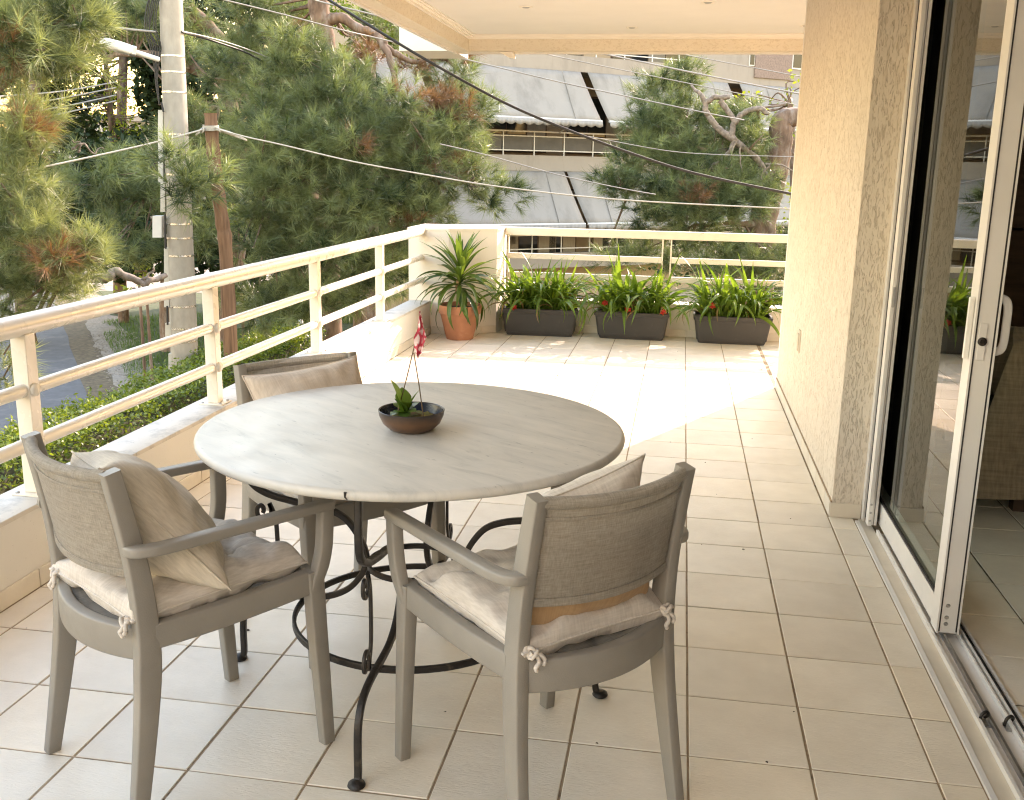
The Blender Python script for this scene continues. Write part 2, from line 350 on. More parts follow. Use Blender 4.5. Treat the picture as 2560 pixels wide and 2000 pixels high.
# ------------------------------------------------------------------ mesh helpers
class MB:
    def __init__(self): self.v = []; self.f = []
    def add(self, v, f):
        o = len(self.v); self.v += [tuple(p) for p in v]; self.f += [tuple(i + o for i in q) for q in f]; return self
    def box(self, x0, x1, y0, y1, z0, z1, ch=0.0):
        if x0 > x1: x0, x1 = x1, x0
        if y0 > y1: y0, y1 = y1, y0
        if ch <= 0:
            v = [(x0, y0, z0), (x1, y0, z0), (x1, y1, z0), (x0, y1, z0), (x0, y0, z1), (x1, y0, z1), (x1, y1, z1), (x0, y1, z1)]
            f = [(3, 2, 1, 0), (4, 5, 6, 7), (0, 1, 5, 4), (1, 2, 6, 5), (2, 3, 7, 6), (3, 0, 4, 7)]
            return self.add(v, f)
        bm = bmesh.new(); bmesh.ops.create_cube(bm, size=1.0)
        for p in bm.verts:
            p.co = Vector(((x0 + x1) / 2 + p.co.x * (x1 - x0), (y0 + y1) / 2 + p.co.y * (y1 - y0), (z0 + z1) / 2 + p.co.z * (z1 - z0)))
        bmesh.ops.bevel(bm, geom=bm.edges[:], offset=ch, segments=2, affect='EDGES', profile=0.6)
        bm.verts.ensure_lookup_table()
        v = [tuple(p.co) for p in bm.verts]; f = [tuple(q.index for q in fc.verts) for fc in bm.faces]
        bm.free(); return self.add(v, f)
    def sweep(self, pts, prof, up=(0, 0, 1), scales=None, caps=True, closed=False):
        """sweep a closed 2-D profile (list of (a,b): a sideways, b along up) along pts"""
        pts = [Vector(p) for p in pts]; n = len(pts); m = len(prof); up0 = Vector(up); vv = []
        for i, p in enumerate(pts):
            if closed: t = (pts[(i + 1) % n] - pts[i - 1]).normalized()
            else: t = (pts[min(i + 1, n - 1)] - pts[max(i - 1, 0)]).normalized()
            s = t.cross(up0)
            if s.length < 1e-4: s = t.cross(Vector((0, 1, 0.01)))
            s.normalize(); u = s.cross(t).normalized()
            k = scales[i] if scales else 1.0
            ka, kb = (k, k) if not isinstance(k, tuple) else k
            vv += [p + s * (a * ka) + u * (b * kb) for a, b in prof]
        ff = []
        for i in range(n if closed else n - 1):
            for j in range(m):
                a = i * m + j; b = i * m + (j + 1) % m; j2 = ((i + 1) % n) * m
                ff.append((a, b, j2 + (j + 1) % m, j2 + j))
        if caps and not closed:
            ff.append(tuple(range(m - 1, -1, -1))); ff.append(tuple((n - 1) * m + j for j in range(m)))
        return self.add(vv, ff)
    def tube(self, pts, r, n=8, **kw):
        rad = r if isinstance(r, (list, tuple)) else None
        prof = [(math.cos(2 * math.pi * k / n) * (1 if rad else r), math.sin(2 * math.pi * k / n) * (1 if rad else r)) for k in range(n)]
        d = (Vector(pts[-1]) - Vector(pts[0])); up = (0, 0, 1) if abs(d.z) < 0.9 * d.length else (0, 1, 0)
        if 'up' in kw: up = kw.pop('up')
        return self.sweep(pts, prof, up=up, scales=rad, **kw)
    def lathe(self, prof, n=40, c=(0, 0, 0), a0=0.0, caps=(True, True)):
        vv = []; ff = []; m = len(prof)
        for k in range(n):
            a = a0 + 2 * math.pi * k / n
            vv += [(c[0] + r * math.cos(a), c[1] + r * math.sin(a), c[2] + z) for r, z in prof]
        for k in range(n):
            k2 = (k + 1) % n
            for j in range(m - 1):
                ff.append((k * m + j, k2 * m + j, k2 * m + j + 1, k * m + j + 1))
        if caps[0] and prof[0][0] > 1e-6: ff.append(tuple(k * m for k in range(n - 1, -1, -1)))
        if caps[1] and prof[-1][0] > 1e-6: ff.append(tuple(k * m + m - 1 for k in range(n)))
        return self.add(vv, ff)
    def prism(self, poly, z0, z1):
        n = len(poly); v = [(x, y, z0) for x, y in poly] + [(x, y, z1) for x, y in poly]
        f = [tuple(range(n - 1, -1, -1)), tuple(range(n, 2 * n))] + [(i, (i + 1) % n, n + (i + 1) % n, n + i) for i in range(n)]
        return self.add(v, f)
    def mesh(self, name):
        me = bpy.data.meshes.new(name); me.from_pydata(self.v, [], self.f); me.update(); return me

def setp(o, label=None, cat=None, group=None, kind=None):
    if label: o['label'] = label
    if cat: o['category'] = cat
    if group: o['group'] = group
    if kind: o['kind'] = kind
    return o
def smooth_mesh(me, ang=40):
    me.polygons.foreach_set('use_smooth', [True] * len(me.polygons))
    bm = bmesh.new(); bm.from_mesh(me)
    lim = R(ang)
    for e in bm.edges:
        if len(e.link_faces) == 2 and e.calc_face_angle(0) > lim: e.smooth = False
    bm.to_mesh(me); bm.free()
def link(name, me, mat=None, parent=None, smooth=None):
    if mat is not None and not me.materials: me.materials.append(MT[mat] if isinstance(mat, str) else mat)
    if smooth: smooth_mesh(me, smooth)
    o = bpy.data.objects.new(name, me); C.objects.link(o)
    if parent is not None:
        o.parent = parent
        if parent.get('_wl'): o.matrix_parent_inverse = Matrix.Translation(-parent_world(parent))
    return o
def parent_world(p):
    t = Vector((0, 0, 0)); q = p
    while q is not None:
        if q.type == 'EMPTY': t += q.location
        q = q.parent
    return t
def thing(name, label, cat, loc=(0, 0, 0), rz=0.0, group=None, world=True):
    o = bpy.data.objects.new(name, None); C.objects.link(o)
    o.empty_display_size = 0.1
    o.location = loc; o.rotation_euler = (0, 0, rz)
    setp(o, label, cat, group)
    if world: o['_wl'] = 1          # parts are written in world coordinates
    return o
def part(name, mb, mat, parent, smooth=None, label=None, kind=None):
    o = link(name, mb.mesh(name), mat, None, smooth)
    o.parent = parent
    if parent is not None and parent.get('_wl'):
        o.matrix_parent_inverse = Matrix.Translation(-Vector(parent.location)) if parent.type == 'EMPTY' else Matrix.Identity(4)
    setp(o, label, None, None, kind)
    return o
def sub(name, mb, mat, parent, smooth=None, label=None, kind=None):
    o = link(name, mb.mesh(name), mat, None, smooth); o.parent = parent
    setp(o, label, None, None, kind); return o
def solo(name, mb, mat, label, cat, group=None, smooth=None, kind=None):
    o = link(name, mb.mesh(name), mat, None, smooth); setp(o, label, cat, group, kind); return o
def struct(name, mb, mat, smooth=None, parent=None):
    o = link(name, mb.mesh(name), mat, parent, smooth); o['kind'] = 'structure'; return o
def copy_tree(o, parent=None):
    c = o.copy(); C.objects.link(c); c.parent = parent
    for ch in list(o.children): copy_tree(ch, c)
    return c
def catmull(pts, n=6):
    P = [Vector(p) for p in pts]; out = []
    for i in range(len(P) - 1):
        p0 = P[max(i - 1, 0)]; p1 = P[i]; p2 = P[i + 1]; p3 = P[min(i + 2, len(P) - 1)]
        for k in range(n):
            t = k / n
            out.append(0.5 * ((2 * p1) + (p2 - p0) * t + (2 * p0 - 5 * p1 + 4 * p2 - p3) * t * t + (3 * p1 - p0 - 3 * p2 + p3) * t ** 3))
    out.append(P[-1]); return out
def rectprof(a, b, r=0.0):
    if r <= 0: return [(-a, -b), (a, -b), (a, b), (-a, b)]
    out = []
    for cx, cy, a0 in ((a - r, -b + r, -90), (a - r, b - r, 0), (-a + r, b - r, 90), (-a + r, -b + r, 180)):
        for k in range(3):
            t = R(a0 + 45 * k); out.append((cx + r * math.cos(t), cy + r * math.sin(t)))
    return out
def fastmesh(name, V, F, tint=None):
    """V (n,3) float, F (m,k) int: quick mesh from numpy arrays"""
    me = bpy.data.meshes.new(name); k = F.shape[1]
    me.vertices.add(len(V)); me.vertices.foreach_set('co', np.ascontiguousarray(V, dtype=np.float32).ravel())
    me.loops.add(F.size); me.loops.foreach_set('vertex_index', np.ascontiguousarray(F, dtype=np.int32).ravel())
    me.polygons.add(len(F)); me.polygons.foreach_set('loop_start', np.arange(0, F.size, k, dtype=np.int32))
    if tint is not None:
        a = me.attributes.new('tint', 'FLOAT', 'POINT'); a.data.foreach_set('value', np.ascontiguousarray(tint, dtype=np.float32))
    me.update(calc_edges=True); me.validate(); return me

# ================================================================== SETTING: balcony
T = 0.30
Y_BACK = 6.56                       # inner face of the low wall at the far end
X_IN, X_OUT = -2.21, -2.385         # inner and outer face of the left parapet
def tile_mesh(w, d, h=0.010, c=0.0016, name='tile'):
    a, b = w / 2, d / 2
    mb = MB(); rings = [(a, b, -h), (a, b, -c), (a - c, b - c, 0.0)]
    v = [(sx * A, sy * B, z) for A, B, z in rings for sx, sy in ((-1, -1), (1, -1), (1, 1), (-1, 1))]
    f = [(r * 4 + k, r * 4 + (k + 1) % 4, r * 4 + 4 + (k + 1) % 4, r * 4 + 4 + k) for r in (0, 1) for k in range(4)] + [(8, 9, 10, 11)]
    return mb.add(v, f).mesh(name)
G = 0.0060                          # grout width
floor = struct('balcony_floor', MB().box(X_OUT + 0.02, 2.2, -1.2, 6.9, -0.25, -0.0028), 'grout')
tile_cache = {}
def put_tile(x0, x1, y0, y1, parent, mat='tile', z=0.0):
    w, d = round(x1 - x0 - G, 4), round(y1 - y0 - G, 4)
    key = (w, d, mat)
    if key not in tile_cache:
        me = tile_mesh(w, d); me.materials.append(MT[mat]); tile_cache[key] = me
    o = bpy.data.objects.new('tile', tile_cache[key]); C.objects.link(o)
    o.parent = parent
    o.location = ((x0 + x1) / 2 + random.uniform(-.0007, .0007), (y0 + y1) / 2 + random.uniform(-.0007, .0007), z + random.uniform(-.0005, .0004))
    o.rotation_euler = (random.gauss(0, 0.0012), random.gauss(0, 0.0012), random.gauss(0, 0.0012))
    return o
xs = [X_IN + 0.008] + [T * i for i in range(-7, 3)]
ys = [T * j for j in range(-4, 22)] + [Y_BACK]
for i in range(len(xs) - 1):
    for j in range(len(ys) - 1):
        put_tile(xs[i], xs[i + 1], ys[j], ys[j + 1], floor)
for j in range(-4, 7):
    put_tile(0.60, 0.705, T * j, T * (j + 1) if j < 6 else 1.945, floor)
for i in range(2, 5):
    yy = [4.62] + [T * j for j in range(16, 22)] + [Y_BACK]
    for j in range(len(yy) - 1):
        put_tile(T * i + (0.02 if i == 2 else 0), T * (i + 1), yy[j], yy[j + 1], floor)
# the rest of the balcony behind the viewer: plain sheet with the same finish
struct('balcony_floor_rear', MB().box(X_OUT + 0.02, 0.70, -5.2, -1.2, -0.25, 0.0), 'tile')

crumb = MB(); rc = random.Random(77)
for k in range(46):
    x, y = rc.uniform(-2.1, 0.6), rc.uniform(-0.6, 5.8); r = rc.uniform(0.0015, 0.0045) * (1.6 if rc.random() < 0.15 else 1); a = rc.uniform(0, 6.28)
    crumb.add([(x + r * math.cos(a + t) * (2.2 if i == 0 else 1), y + r * math.sin(a + t), 0.0008) for i, t in enumerate((0, 1.9, 3.3, 4.6))] + [(x, y, 0.0008 + r * 0.7)], [(0, 1, 4), (1, 2, 4), (2, 3, 4), (3, 0, 4)])
o = link('floor_grit', crumb.mesh('floor_grit'), 'soil'); setp(o, 'specks of dry grit lying on the balcony tiles', 'grit', kind='stuff')

# ---- left parapet wall
pw = thing('parapet_wall', 'low cream rendered parapet wall with marble coping under the round tube railing', 'parapet wall', ((X_IN + X_OUT) / 2, 2.0, 0))
part('wall', MB().box(X_OUT + 0.006, X_IN, -5.2, 6.13, -0.25, 0.272), 'parapet', pw)
n_cop = 7; y0 = -5.2; L = (6.128 + 5.2) / n_cop
for k in range(n_cop):
    part('coping_slab', MB().box(X_OUT - 0.004, X_IN + 0.004, y0 + k * L + 0.001, y0 + (k + 1) * L - 0.001, 0.2725, 0.290, 0.003), 'coping', pw)
def skirt(p0, p1, parent, h=0.064, t=0.009, first=0.0, mat='skirt', step=T, inward=None):
    """row of skirting tiles along the wall foot from p0 to p1; body on the side `inward`"""
    p0, p1 = Vector((*p0, 0)), Vector((*p1, 0)); d = (p1 - p0); L = d.length; d.normalize()
    n = Vector((-d.y, d.x, 0))
    if inward is not None and n.dot(Vector((*inward, 0))) < 0: n = -n
    a = 0.0; marks = [0.0]; s = first if first > 0.02 else step
    while s < L - 0.02: marks.append(s); s += step
    marks.append(L)
    for m0, m1 in zip(marks[:-1], marks[1:]):
        q0 = p0 + d * (m0 + 0.003); q1 = p0 + d * (m1 - 0.003)
        mb = MB(); c = 0.002
        vv = []
        for z, k in ((0.0015, t), (h - c, t), (h, t - c), (h, 0.0005), (0.0015, 0.0005)):
            vv += [q0 + n * k + Vector((0, 0, z)), q1 + n * k + Vector((0, 0, z))]
        ff = [(2 * i, 2 * i + 1, (2 * i + 3) % 10, (2 * i + 2) % 10) for i in range(5)] + [(0, 2, 4, 6, 8), (9, 7, 5, 3, 1)]
        part('skirting_tile', mb.add(vv, ff), mat, parent)
skirt((X_IN, -0.6), (X_IN, 6.125), pw, first=0.30, inward=(1, 0))

# ---- corner pillar
pil = [(-2.40, 6.131), (-2.045, 6.131), (-1.665, 6.35), (-1.645, 6.42), (-1.645, 6.72), (-2.40, 6.72)]
pi = thing('corner_pillar', 'cream rendered corner pillar with angled face behind the terracotta pot', 'pillar', (-2.0, 6.45, 0))
part('shaft', MB().prism(pil, -0.25, 0.895), 'pillar', pi)
cap = [(-2.408, 6.123), (-2.043, 6.123), (-1.658, 6.345), (-1.637, 6.42), (-1.637, 6.728), (-2.408, 6.728)]
part('cap_slab', MB().prism(cap, 0.8955, 0.914), 'pillar', pi)
skirt((-2.195, 6.131), (-2.045, 6.131), pi, inward=(0, -1))
skirt((-2.045, 6.131), (-1.665, 6.35), pi, inward=(0.5, -0.85), step=0.15)

# ---- low wall at the far end
bw = thing('end_parapet_wall', 'low cream wall behind the three charcoal planters', 'parapet wall', (0.5, 6.65, 0))
part('wall', MB().box(-1.644, 2.2, Y_BACK, 6.74, -0.25, 0.268), 'pillar', bw)
part('coping_slab', MB().box(-1.644, 2.2, Y_BACK - 0.006, 6.746, 0.2685, 0.287, 0.003), 'pillar', bw)
skirt((-1.643, Y_BACK), (1.45, Y_BACK), bw, first=0.143, inward=(0, -1))

# ---- left railing: round tubes
XR = -2.285
lr = thing('tube_railing', 'cream painted railing of round tubes on square posts along the parapet', 'railing', (XR, 2.0, 0.29))
def cyl(p0, p1, r, n=20, dome=0.0):
    mb = MB(); p0, p1 = Vector(p0), Vector(p1)
    if dome:
        d = (p1 - p0).normalized(); pts = []; rad = []
        for k in range(5):
            a = R(90 - 22.5 * k); pts.append(p0 + d * (dome * (1 - math.sin(a)))); rad.append(max(0.02, math.cos(a)))
        for k in range(5):
            a = R(22.5 * k); pts.append(p1 - d * (dome * (1 - math.sin(a)))); rad.append(max(0.02, math.cos(a)))
        return mb.tube(pts, [x * r for x in rad], n)
    return mb.tube([p0, p1], r, n)
hr = part('handrail', MB().tube([(XR, -5.0 + 0.5 * k, 0.885 + random.uniform(-.0003, .0003)) for k in range(23)] + [(XR, 6.126, 0.885)], 0.0375, 28), 'rail', lr, 60)
posts_y = [-3.46, -2.06, -0.66, 0.744, 2.145, 3.545, 4.90]
for k, y in enumerate(posts_y):
    p = part('post', MB().box(XR - 0.028, XR + 0.028, y - 0.028, y + 0.028, 0.2965, 0.856, 0.003), 'rail', lr)
    bpz = sub('base_plate', MB().box(XR - 0.06, XR + 0.058, y - 0.055, y + 0.055, 0.2905, 0.296, 0.001), 'rail', p)
    for dx, dy in ((0.044, -0.04), (0.044, 0.04), (-0.046, -0.04)):
        sub('bolt', MB().lathe([(0.0075, 0), (0.0075, 0.004), (0.004, 0.007), (0.0, 0.0075)], 8, (XR + dx, y + dy, 0.296)), 'steel', p)
ends = posts_y + [6.16]
for k in range(len(ends) - 1):
    for z in (0.662, 0.470):
        part('rail_tube', cyl((XR, ends[k] + 0.0285, z), (XR, ends[k + 1] - 0.0285 if k < len(ends) - 2 else 6.13, z), 0.0245, 18), 'rail', lr, 60)
        if k < len(ends) - 2:
            part('rail_end_cap', MB().lathe([(0.0245, 0), (0.0235, 0.006), (0.019, 0.011), (0.0, 0.0135)], 14), 'rail', lr, 60)
            ob = C.objects[-1]; ob.matrix_parent_inverse = Matrix.Translation(-Vector(lr.location))
            ob.location = (XR + 0.0283, ends[k + 1], z); ob.rotation_euler = (0, R(90), 0)

# ---- far railing: flat bars
er = thing('flat_bar_railing', 'cream flat bar railing with rust stains behind the planters', 'railing', (0.2, 6.65, 0.29))
part('handrail', MB().box(-1.636, 2.2, 6.615, 6.685, 0.842, 0.912, 0.006), 'rust', er)
for z0, z1 in ((0.636, 0.684), (0.468, 0.516)):
    for xa, xb in ((-1.605, -0.246), (-0.158, 2.2)):
        part('rail_bar', MB().box(xa, xb, 6.63, 6.67, z0, z1, 0.003), 'rust', er)
for x in (-1.612, -0.239, -0.165, 1.30, 1.37):
    part('post', MB().box(x - 0.006, x + 0.006, 6.625, 6.675, 0.2875, 0.8415, 0.001), 'rail', er)

rw = thing('bounce_wall', 'added cream wall unseen behind the viewer, bouncing sunlight onto the balcony', 'wall', (-0.8, -4.4, 0))  # added unseen wall, its sunlit upper part gives warm fill light
part('wall', MB().box(X_OUT + 0.02, 0.735, -4.6, -4.4, 0.001, 3.4), 'pillar', rw)

# ---- ceiling, beams, cornice, down lights
Y_END = -2.5                         # slab above cut short behind the viewer to let sky light in
ZC, ZB = 2.535, 2.402
XL0, XL1 = -2.105, -1.985
YB0, YB1 = 6.60, 6.70
ce = struct('ceiling', MB().box(XL0 + 0.001, 4.2, Y_END, YB1 - 0.001, ZC, 3.05), 'ceil')
bb = thing('ceiling_beam', 'rough cream plaster downstand beam edging the balcony ceiling', 'beam', (-1, 6.6, ZB))
part('side_beam', MB().box(XL0, XL1, Y_END, YB1, ZB, ZC - 0.001), 'beamplaster', bb)
part('side_fascia', MB().box(XL0 - 0.03, XL0 - 0.001, Y_END, YB1 + 0.02, ZB - 0.014, 3.05), 'ceil', bb)
part('end_beam', MB().box(XL1 + 0.001, 4.2, YB0, YB1, ZB + 0.002, ZC - 0.001), 'beamplaster', bb)
part('end_fascia', MB().box(XL0, 4.2, YB1 + 0.001, YB1 + 0.03, ZB - 0.012, 3.05), 'ceil', bb)
part('corner_block', MB().box(-2.62, XL0 - 0.032, 6.66, 7.3, ZB + 0.01, 3.05), 'pillar', bb)
part('edge_bracket', MB().add([(-1.72, 6.62, ZB - .001), (-1.60, 6.62, ZB - .001), (-1.585, 6.62, ZB - .05), (-1.63, 6.62, ZB - .052), (-1.72, 6.69, ZB - .001), (-1.60, 6.69, ZB - .001), (-1.585, 6.69, ZB - .05), (-1.63, 6.69, ZB - .052)],
     [(3, 2, 1, 0), (4, 5, 6, 7), (0, 1, 5, 4), (1, 2, 6, 5), (2, 3, 7, 6), (3, 0, 4, 7)]), 'trim', bb)
cn = thing('cornice_moulding', 'stepped cream cornice moulding round the ceiling panel', 'moulding', (-0.7, 6.5, ZC))
for k, (w, h) in enumerate(((0.022, 0.034), (0.048, 0.018), (0.070, 0.008))):
    part('side_strip', MB().box(XL1 + 0.0008, XL1 + w, Y_END, YB0 - 0.001, ZC - h, ZC - 0.0005 - k * 0.0002), 'trim', cn)
    part('end_strip', MB().box(XL1 + w + 0.0005, 4.2, YB0 - w, YB0 - 0.0008, ZC - h - 0.0003, ZC - 0.0005 - k * 0.0002), 'trim', cn)
lab = ['recessed ceiling light nearest the side beam', 'recessed ceiling light closest to the end beam above the planters', 'recessed ceiling light above the middle of the tiles', 'recessed ceiling light half hidden by the plaster wall']
for k, (u, v) in enumerate(((1315, 17), (1580, 68), (1770, 5), (2015, 63))):
    p = onz(u, v, ZC)
    t = thing('ceiling_light', lab[k], 'ceiling light', p, 0, 'recessed ceiling lights')
    part('trim_ring', MB().lathe([(0.034, -0.002), (0.043, -0.007), (0.047, -0.005), (0.049, -0.0005)], 28, p), 'trim', t, 50)
    part('lamp', MB().lathe([(0.0, -0.010), (0.020, -0.009), (0.026, -0.004), (0.033, -0.001)], 24, p), 'steel', t, 50)

# ---- plaster wall beside the door
XW = 0.612
hw = thing('plaster_wall', 'cream rough plastered house wall between the sliding door and the planters', 'house wall', (0.8, 3.2, 0))
part('wall', MB().box(XW, 0.770, 1.945, 4.60, -0.25, ZC - 0.001), 'plaster', hw)
part('pocket_wall', MB().box(0.86, 1.0, 1.945, 4.60, -0.25, ZC - 0.001), 'brushshade', hw)
part('pocket_end', MB().box(0.7705, 0.8595, 3.2, 4.60, -0.25, ZC - 0.001), 'plaster', hw)
part('corner_strip', MB().box(XW - 0.0025, XW + 0.03, 4.565, 4.605, 0.066, ZC - 0.002), 'ceil', hw)
part('wall_return', MB().box(1.001, 4.2, 4.30, 4.60, -0.25, ZC - 0.001), 'plaster', hw)
skirt((XW, 1.945), (XW, 4.60), hw, first=0.155, inward=(-1, 0))
skirt((XW - 0.009, 1.945), (0.7345, 1.945), hw, inward=(0, -1))
part('mortar_line', MB().box(XW - 0.006, XW - 0.0004, 1.94, 4.60, 0.0645, 0.071), 'grout', hw)
sk = thing('outlet_cover', 'small yellowed outlet cover on the plaster wall', 'outlet cover', (XW, 3.51, 0.44))
part('plate', MB().box(XW - 0.008, XW - 0.0005, 3.475, 3.545, 0.44, 0.565, 0.002), 'sill', sk)
part('flap', MB().box(XW - 0.016, XW - 0.0085, 3.483, 3.537, 0.45, 0.545, 0.002), 'sill', sk)

# ---- door sill, tracks, jamb, sliding leaf
ds = thing('door_track', 'pale marble threshold with white sliding door track rails', 'door track', (0.82, 0.4, 0))
part('edge_strip', MB().box(0.706, 0.722, -1.9, 1.90, -0.02, 0.006, 0.001), 'alu', ds)
part('marble_strip', MB().box(0.7225, 0.766, -1.9, 1.93, -0.02, 0.003), 'sill', ds)
for x0, x1, z, m in ((0.7665, 0.7755, 0.020, 'alu'), (0.7757, 0.800, 0.004, 'alu'), (0.8002, 0.8075, 0.021, 'steel'), (0.8077, 0.848, 0.004, 'alu'), (0.8482, 0.853, 0.022, 'alu'), (0.8532, 0.862, 0.004, 'alu'), (0.8622, 0.868, 0.022, 'alu'), (0.8682, 0.888, 0.005, 'gasket'), (0.8882, 0.896, 0.012, 'alu')):
    part('track_rail', MB().box(x0, x1, -1.9, 1.76, -0.02, z), m, ds)
for (x, y), lb in (((0.786, 0.30), 'small rusty catch on the outer door track'), ((0.846, 0.29), 'small rusty catch on the inner door track')):
    t = thing('track_catch', lb, 'door catch', (x, y, 0.005))
    part('plate', MB().box(x - 0.012, x + 0.012, y - 0.02, y + 0.02, 0.0045, 0.009, 0.001), 'steel', t)
    part('hook', MB().tube(catmull([(x - 0.012, y, 0.010), (x - 0.008, y, 0.03), (x + 0.004, y + 0.006, 0.036), (x + 0.012, y + 0.012, 0.026), (x + 0.006, y + 0.02, 0.012)], 4), 0.0045, 8), 'iron', t, 50)
jb = thing('door_jamb', 'white aluminium door jamb beside the plaster wall', 'door jamb', (0.78, 1.86, 0))
part('flange', MB().box(0.7355, 0.7455, 1.905, 1.944, 0.0045, ZC - 0.001, 0.001), 'alu', jb)
for x0, x1, y, m in ((0.7457, 0.7505, 1.84, 'gasket'), (0.7507, 0.7585, 1.80, 'alu'), (0.7587, 0.7615, 1.83, 'gasket'), (0.7617, 0.7725, 1.80, 'alu')):
    part('channel', MB().box(x0, x1, y, 1.944, 0.0235, ZC - 0.001), m, jb)
part('wide_channel', MB().box(0.7355, 0.7500, 1.79, 1.839, 0.0235, ZC - 0.001, 0.001), 'alu', jb)
part('brush_strip', MB().box(0.7727, 0.7740, 1.80, 1.944, 0.0235, ZC - 0.001), 'brushshade', jb)
part('inner_jamb', MB().box(0.8485, 0.8595, 1.80, 1.944, 0.0235, ZC - 0.001), 'brushshade', jb)
part('strike_plate', MB().box(0.738, 0.748, 1.786, 1.7895, 0.93, 1.01, 0.001), 'steel', jb)
for z in (0.045, 0.08, 0.115):
    part('screw', MB().lathe([(0.005, 0), (0.004, 0.0015), (0.0, 0.002)], 10), 'steel', jb)
    o = C.objects[-1]; o.location = (0.743, 1.7898, z); o.rotation_euler = (R(90), 0, 0)
DX0, DX1, DY0, DY1, DZ1 = 0.778, 0.846, 0.81, 2.25, 2.30
sd = thing('sliding_door', 'white framed glass sliding door standing part open', 'sliding door', ((DX0 + DX1) / 2, (DY0 + DY1) / 2, 0.02))
def stile(y0, y1, name='stile'):
    return part(name, MB().box(DX0 + 0.006, DX1 - 0.006, y0, y1, 0.024, DZ1, 0.002), 'alu', sd)
s1 = stile(DY0, DY0 + 0.075); stile(DY1 - 0.06, DY1)
for x0, x1 in ((DX0, DX0 + 0.0055), (DX1 - 0.0055, DX1)):
    part('stile_lip', MB().box(x0, x1, DY0 - 0.004, DY0 + 0.07, 0.024, DZ1), 'alu', sd)
    part('stile_gasket', MB().box(x0 + 0.006 if x0 == DX0 else x0 - 0.0045, x0 + 0.0105 if x0 == DX0 else x0, DY0 - 0.002, DY0 - 0.0002, 0.03, DZ1), 'gasket', sd)
part('bottom_rail', MB().box(DX0 + 0.006, DX1 - 0.006, DY0 + 0.0755, DY1 - 0.0605, 0.026, 0.115, 0.002), 'alu', sd)
part('top_rail', MB().box(DX0 + 0.006, DX1 - 0.006, DY0 + 0.0755, DY1 - 0.0605, DZ1 - 0.09, DZ1, 0.002), 'alu', sd)
part('glass_pane', MB().box(DX0 + 0.018, DX0 + 0.024, DY0 + 0.07, DY1 - 0.055, 0.11, DZ1 - 0.085), 'glass', sd)
part('glazing_bead', MB().box(DX0 + 0.0085, DX0 + 0.0175, DY0 + 0.076, DY1 - 0.061, 0.1155, 0.124), 'gasket', sd)
part('glazing_bead', MB().box(DX0 + 0.0085, DX0 + 0.0175, DY0 + 0.0755, DY0 + 0.083, 0.1245, DZ1 - 0.0905), 'gasket', sd)
part('lock_plate', MB().box(0.794, 0.816, DY0 - 0.0045, DY0 - 0.0003, 0.905, 1.015, 0.002), 'alu', sd)
lk = part('lock_cylinder', MB().lathe([(0.013, 0), (0.013, 0.004), (0.008, 0.006), (0.007, 0.004), (0.0, 0.004)], 20), 'iron', sd, 40)
lk.location = (0.805, DY0 - 0.0046, 0.962); lk.rotation_euler = (R(90), 0, 0)
for z in (0.055, 0.077, 0.117):
    q = part('screw', MB().lathe([(0.007, 0), (0.006, 0.0015), (0.003, 0.0022), (0.0, 0.0012)], 12), 'steel', sd)
    q.location = (0.805, DY0 - 0.0003, z); q.rotation_euler = (R(90), 0, 0)
hp = [(DX1 + 0.001, DY0 + 0.03, 0.925), (DX1 + 0.022, DY0 + 0.03, 0.933), (DX1 + 0.029, DY0 + 0.03, 0.955), (DX1 + 0.030, DY0 + 0.03, 1.01), (DX1 + 0.029, DY0 + 0.03, 1.06), (DX1 + 0.020, DY0 + 0.03, 1.082), (DX1 + 0.001, DY0 + 0.03, 1.09)]
part('inner_handle', MB().sweep(catmull(hp, 5), rectprof(0.012, 0.006, 0.004), up=(0, 1, 0)), 'box', sd, 50)
part('outer_pull', MB().box(DX0 - 0.016, DX0 - 0.001, DY0 + 0.012, DY0 + 0.030, 0.905, 1.09, 0.004), 'box', sd, 50)

# ---- room behind the door
itf = struct('interior_floor', MB().box(0.897, 4.2, -4.0, 4.29, -0.25, -0.0028), 'grout')
xi_ = [0.899, 1.10, 1.40, 1.70, 2.0, 2.3]
for i in range(len(xi_) - 1):
    for j in range(-4, 10):
        put_tile(xi_[i], xi_[i + 1], T * j + 0.13, T * (j + 1) + 0.13, itf)
struct('interior_ceiling', MB().box(0.9, 4.2, -4.1, Y_END - 0.001, ZC, 3.05), 'ceil')
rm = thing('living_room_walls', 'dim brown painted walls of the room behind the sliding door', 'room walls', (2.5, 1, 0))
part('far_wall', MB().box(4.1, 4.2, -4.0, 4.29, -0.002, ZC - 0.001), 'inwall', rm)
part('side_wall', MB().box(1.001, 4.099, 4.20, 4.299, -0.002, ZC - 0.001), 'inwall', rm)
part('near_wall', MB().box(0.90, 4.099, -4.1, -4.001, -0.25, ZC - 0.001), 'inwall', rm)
part('front_wall', MB().box(0.74, 0.95, -5.2, -1.95, -0.25, ZC - 0.001), 'plaster', rm)
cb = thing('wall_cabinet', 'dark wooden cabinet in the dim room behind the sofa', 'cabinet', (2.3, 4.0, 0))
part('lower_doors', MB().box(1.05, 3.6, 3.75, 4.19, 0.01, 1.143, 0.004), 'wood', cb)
part('upper_doors', MB().box(1.05, 3.6, 3.76, 4.19, 1.155, 2.40, 0.004), 'wood', cb)
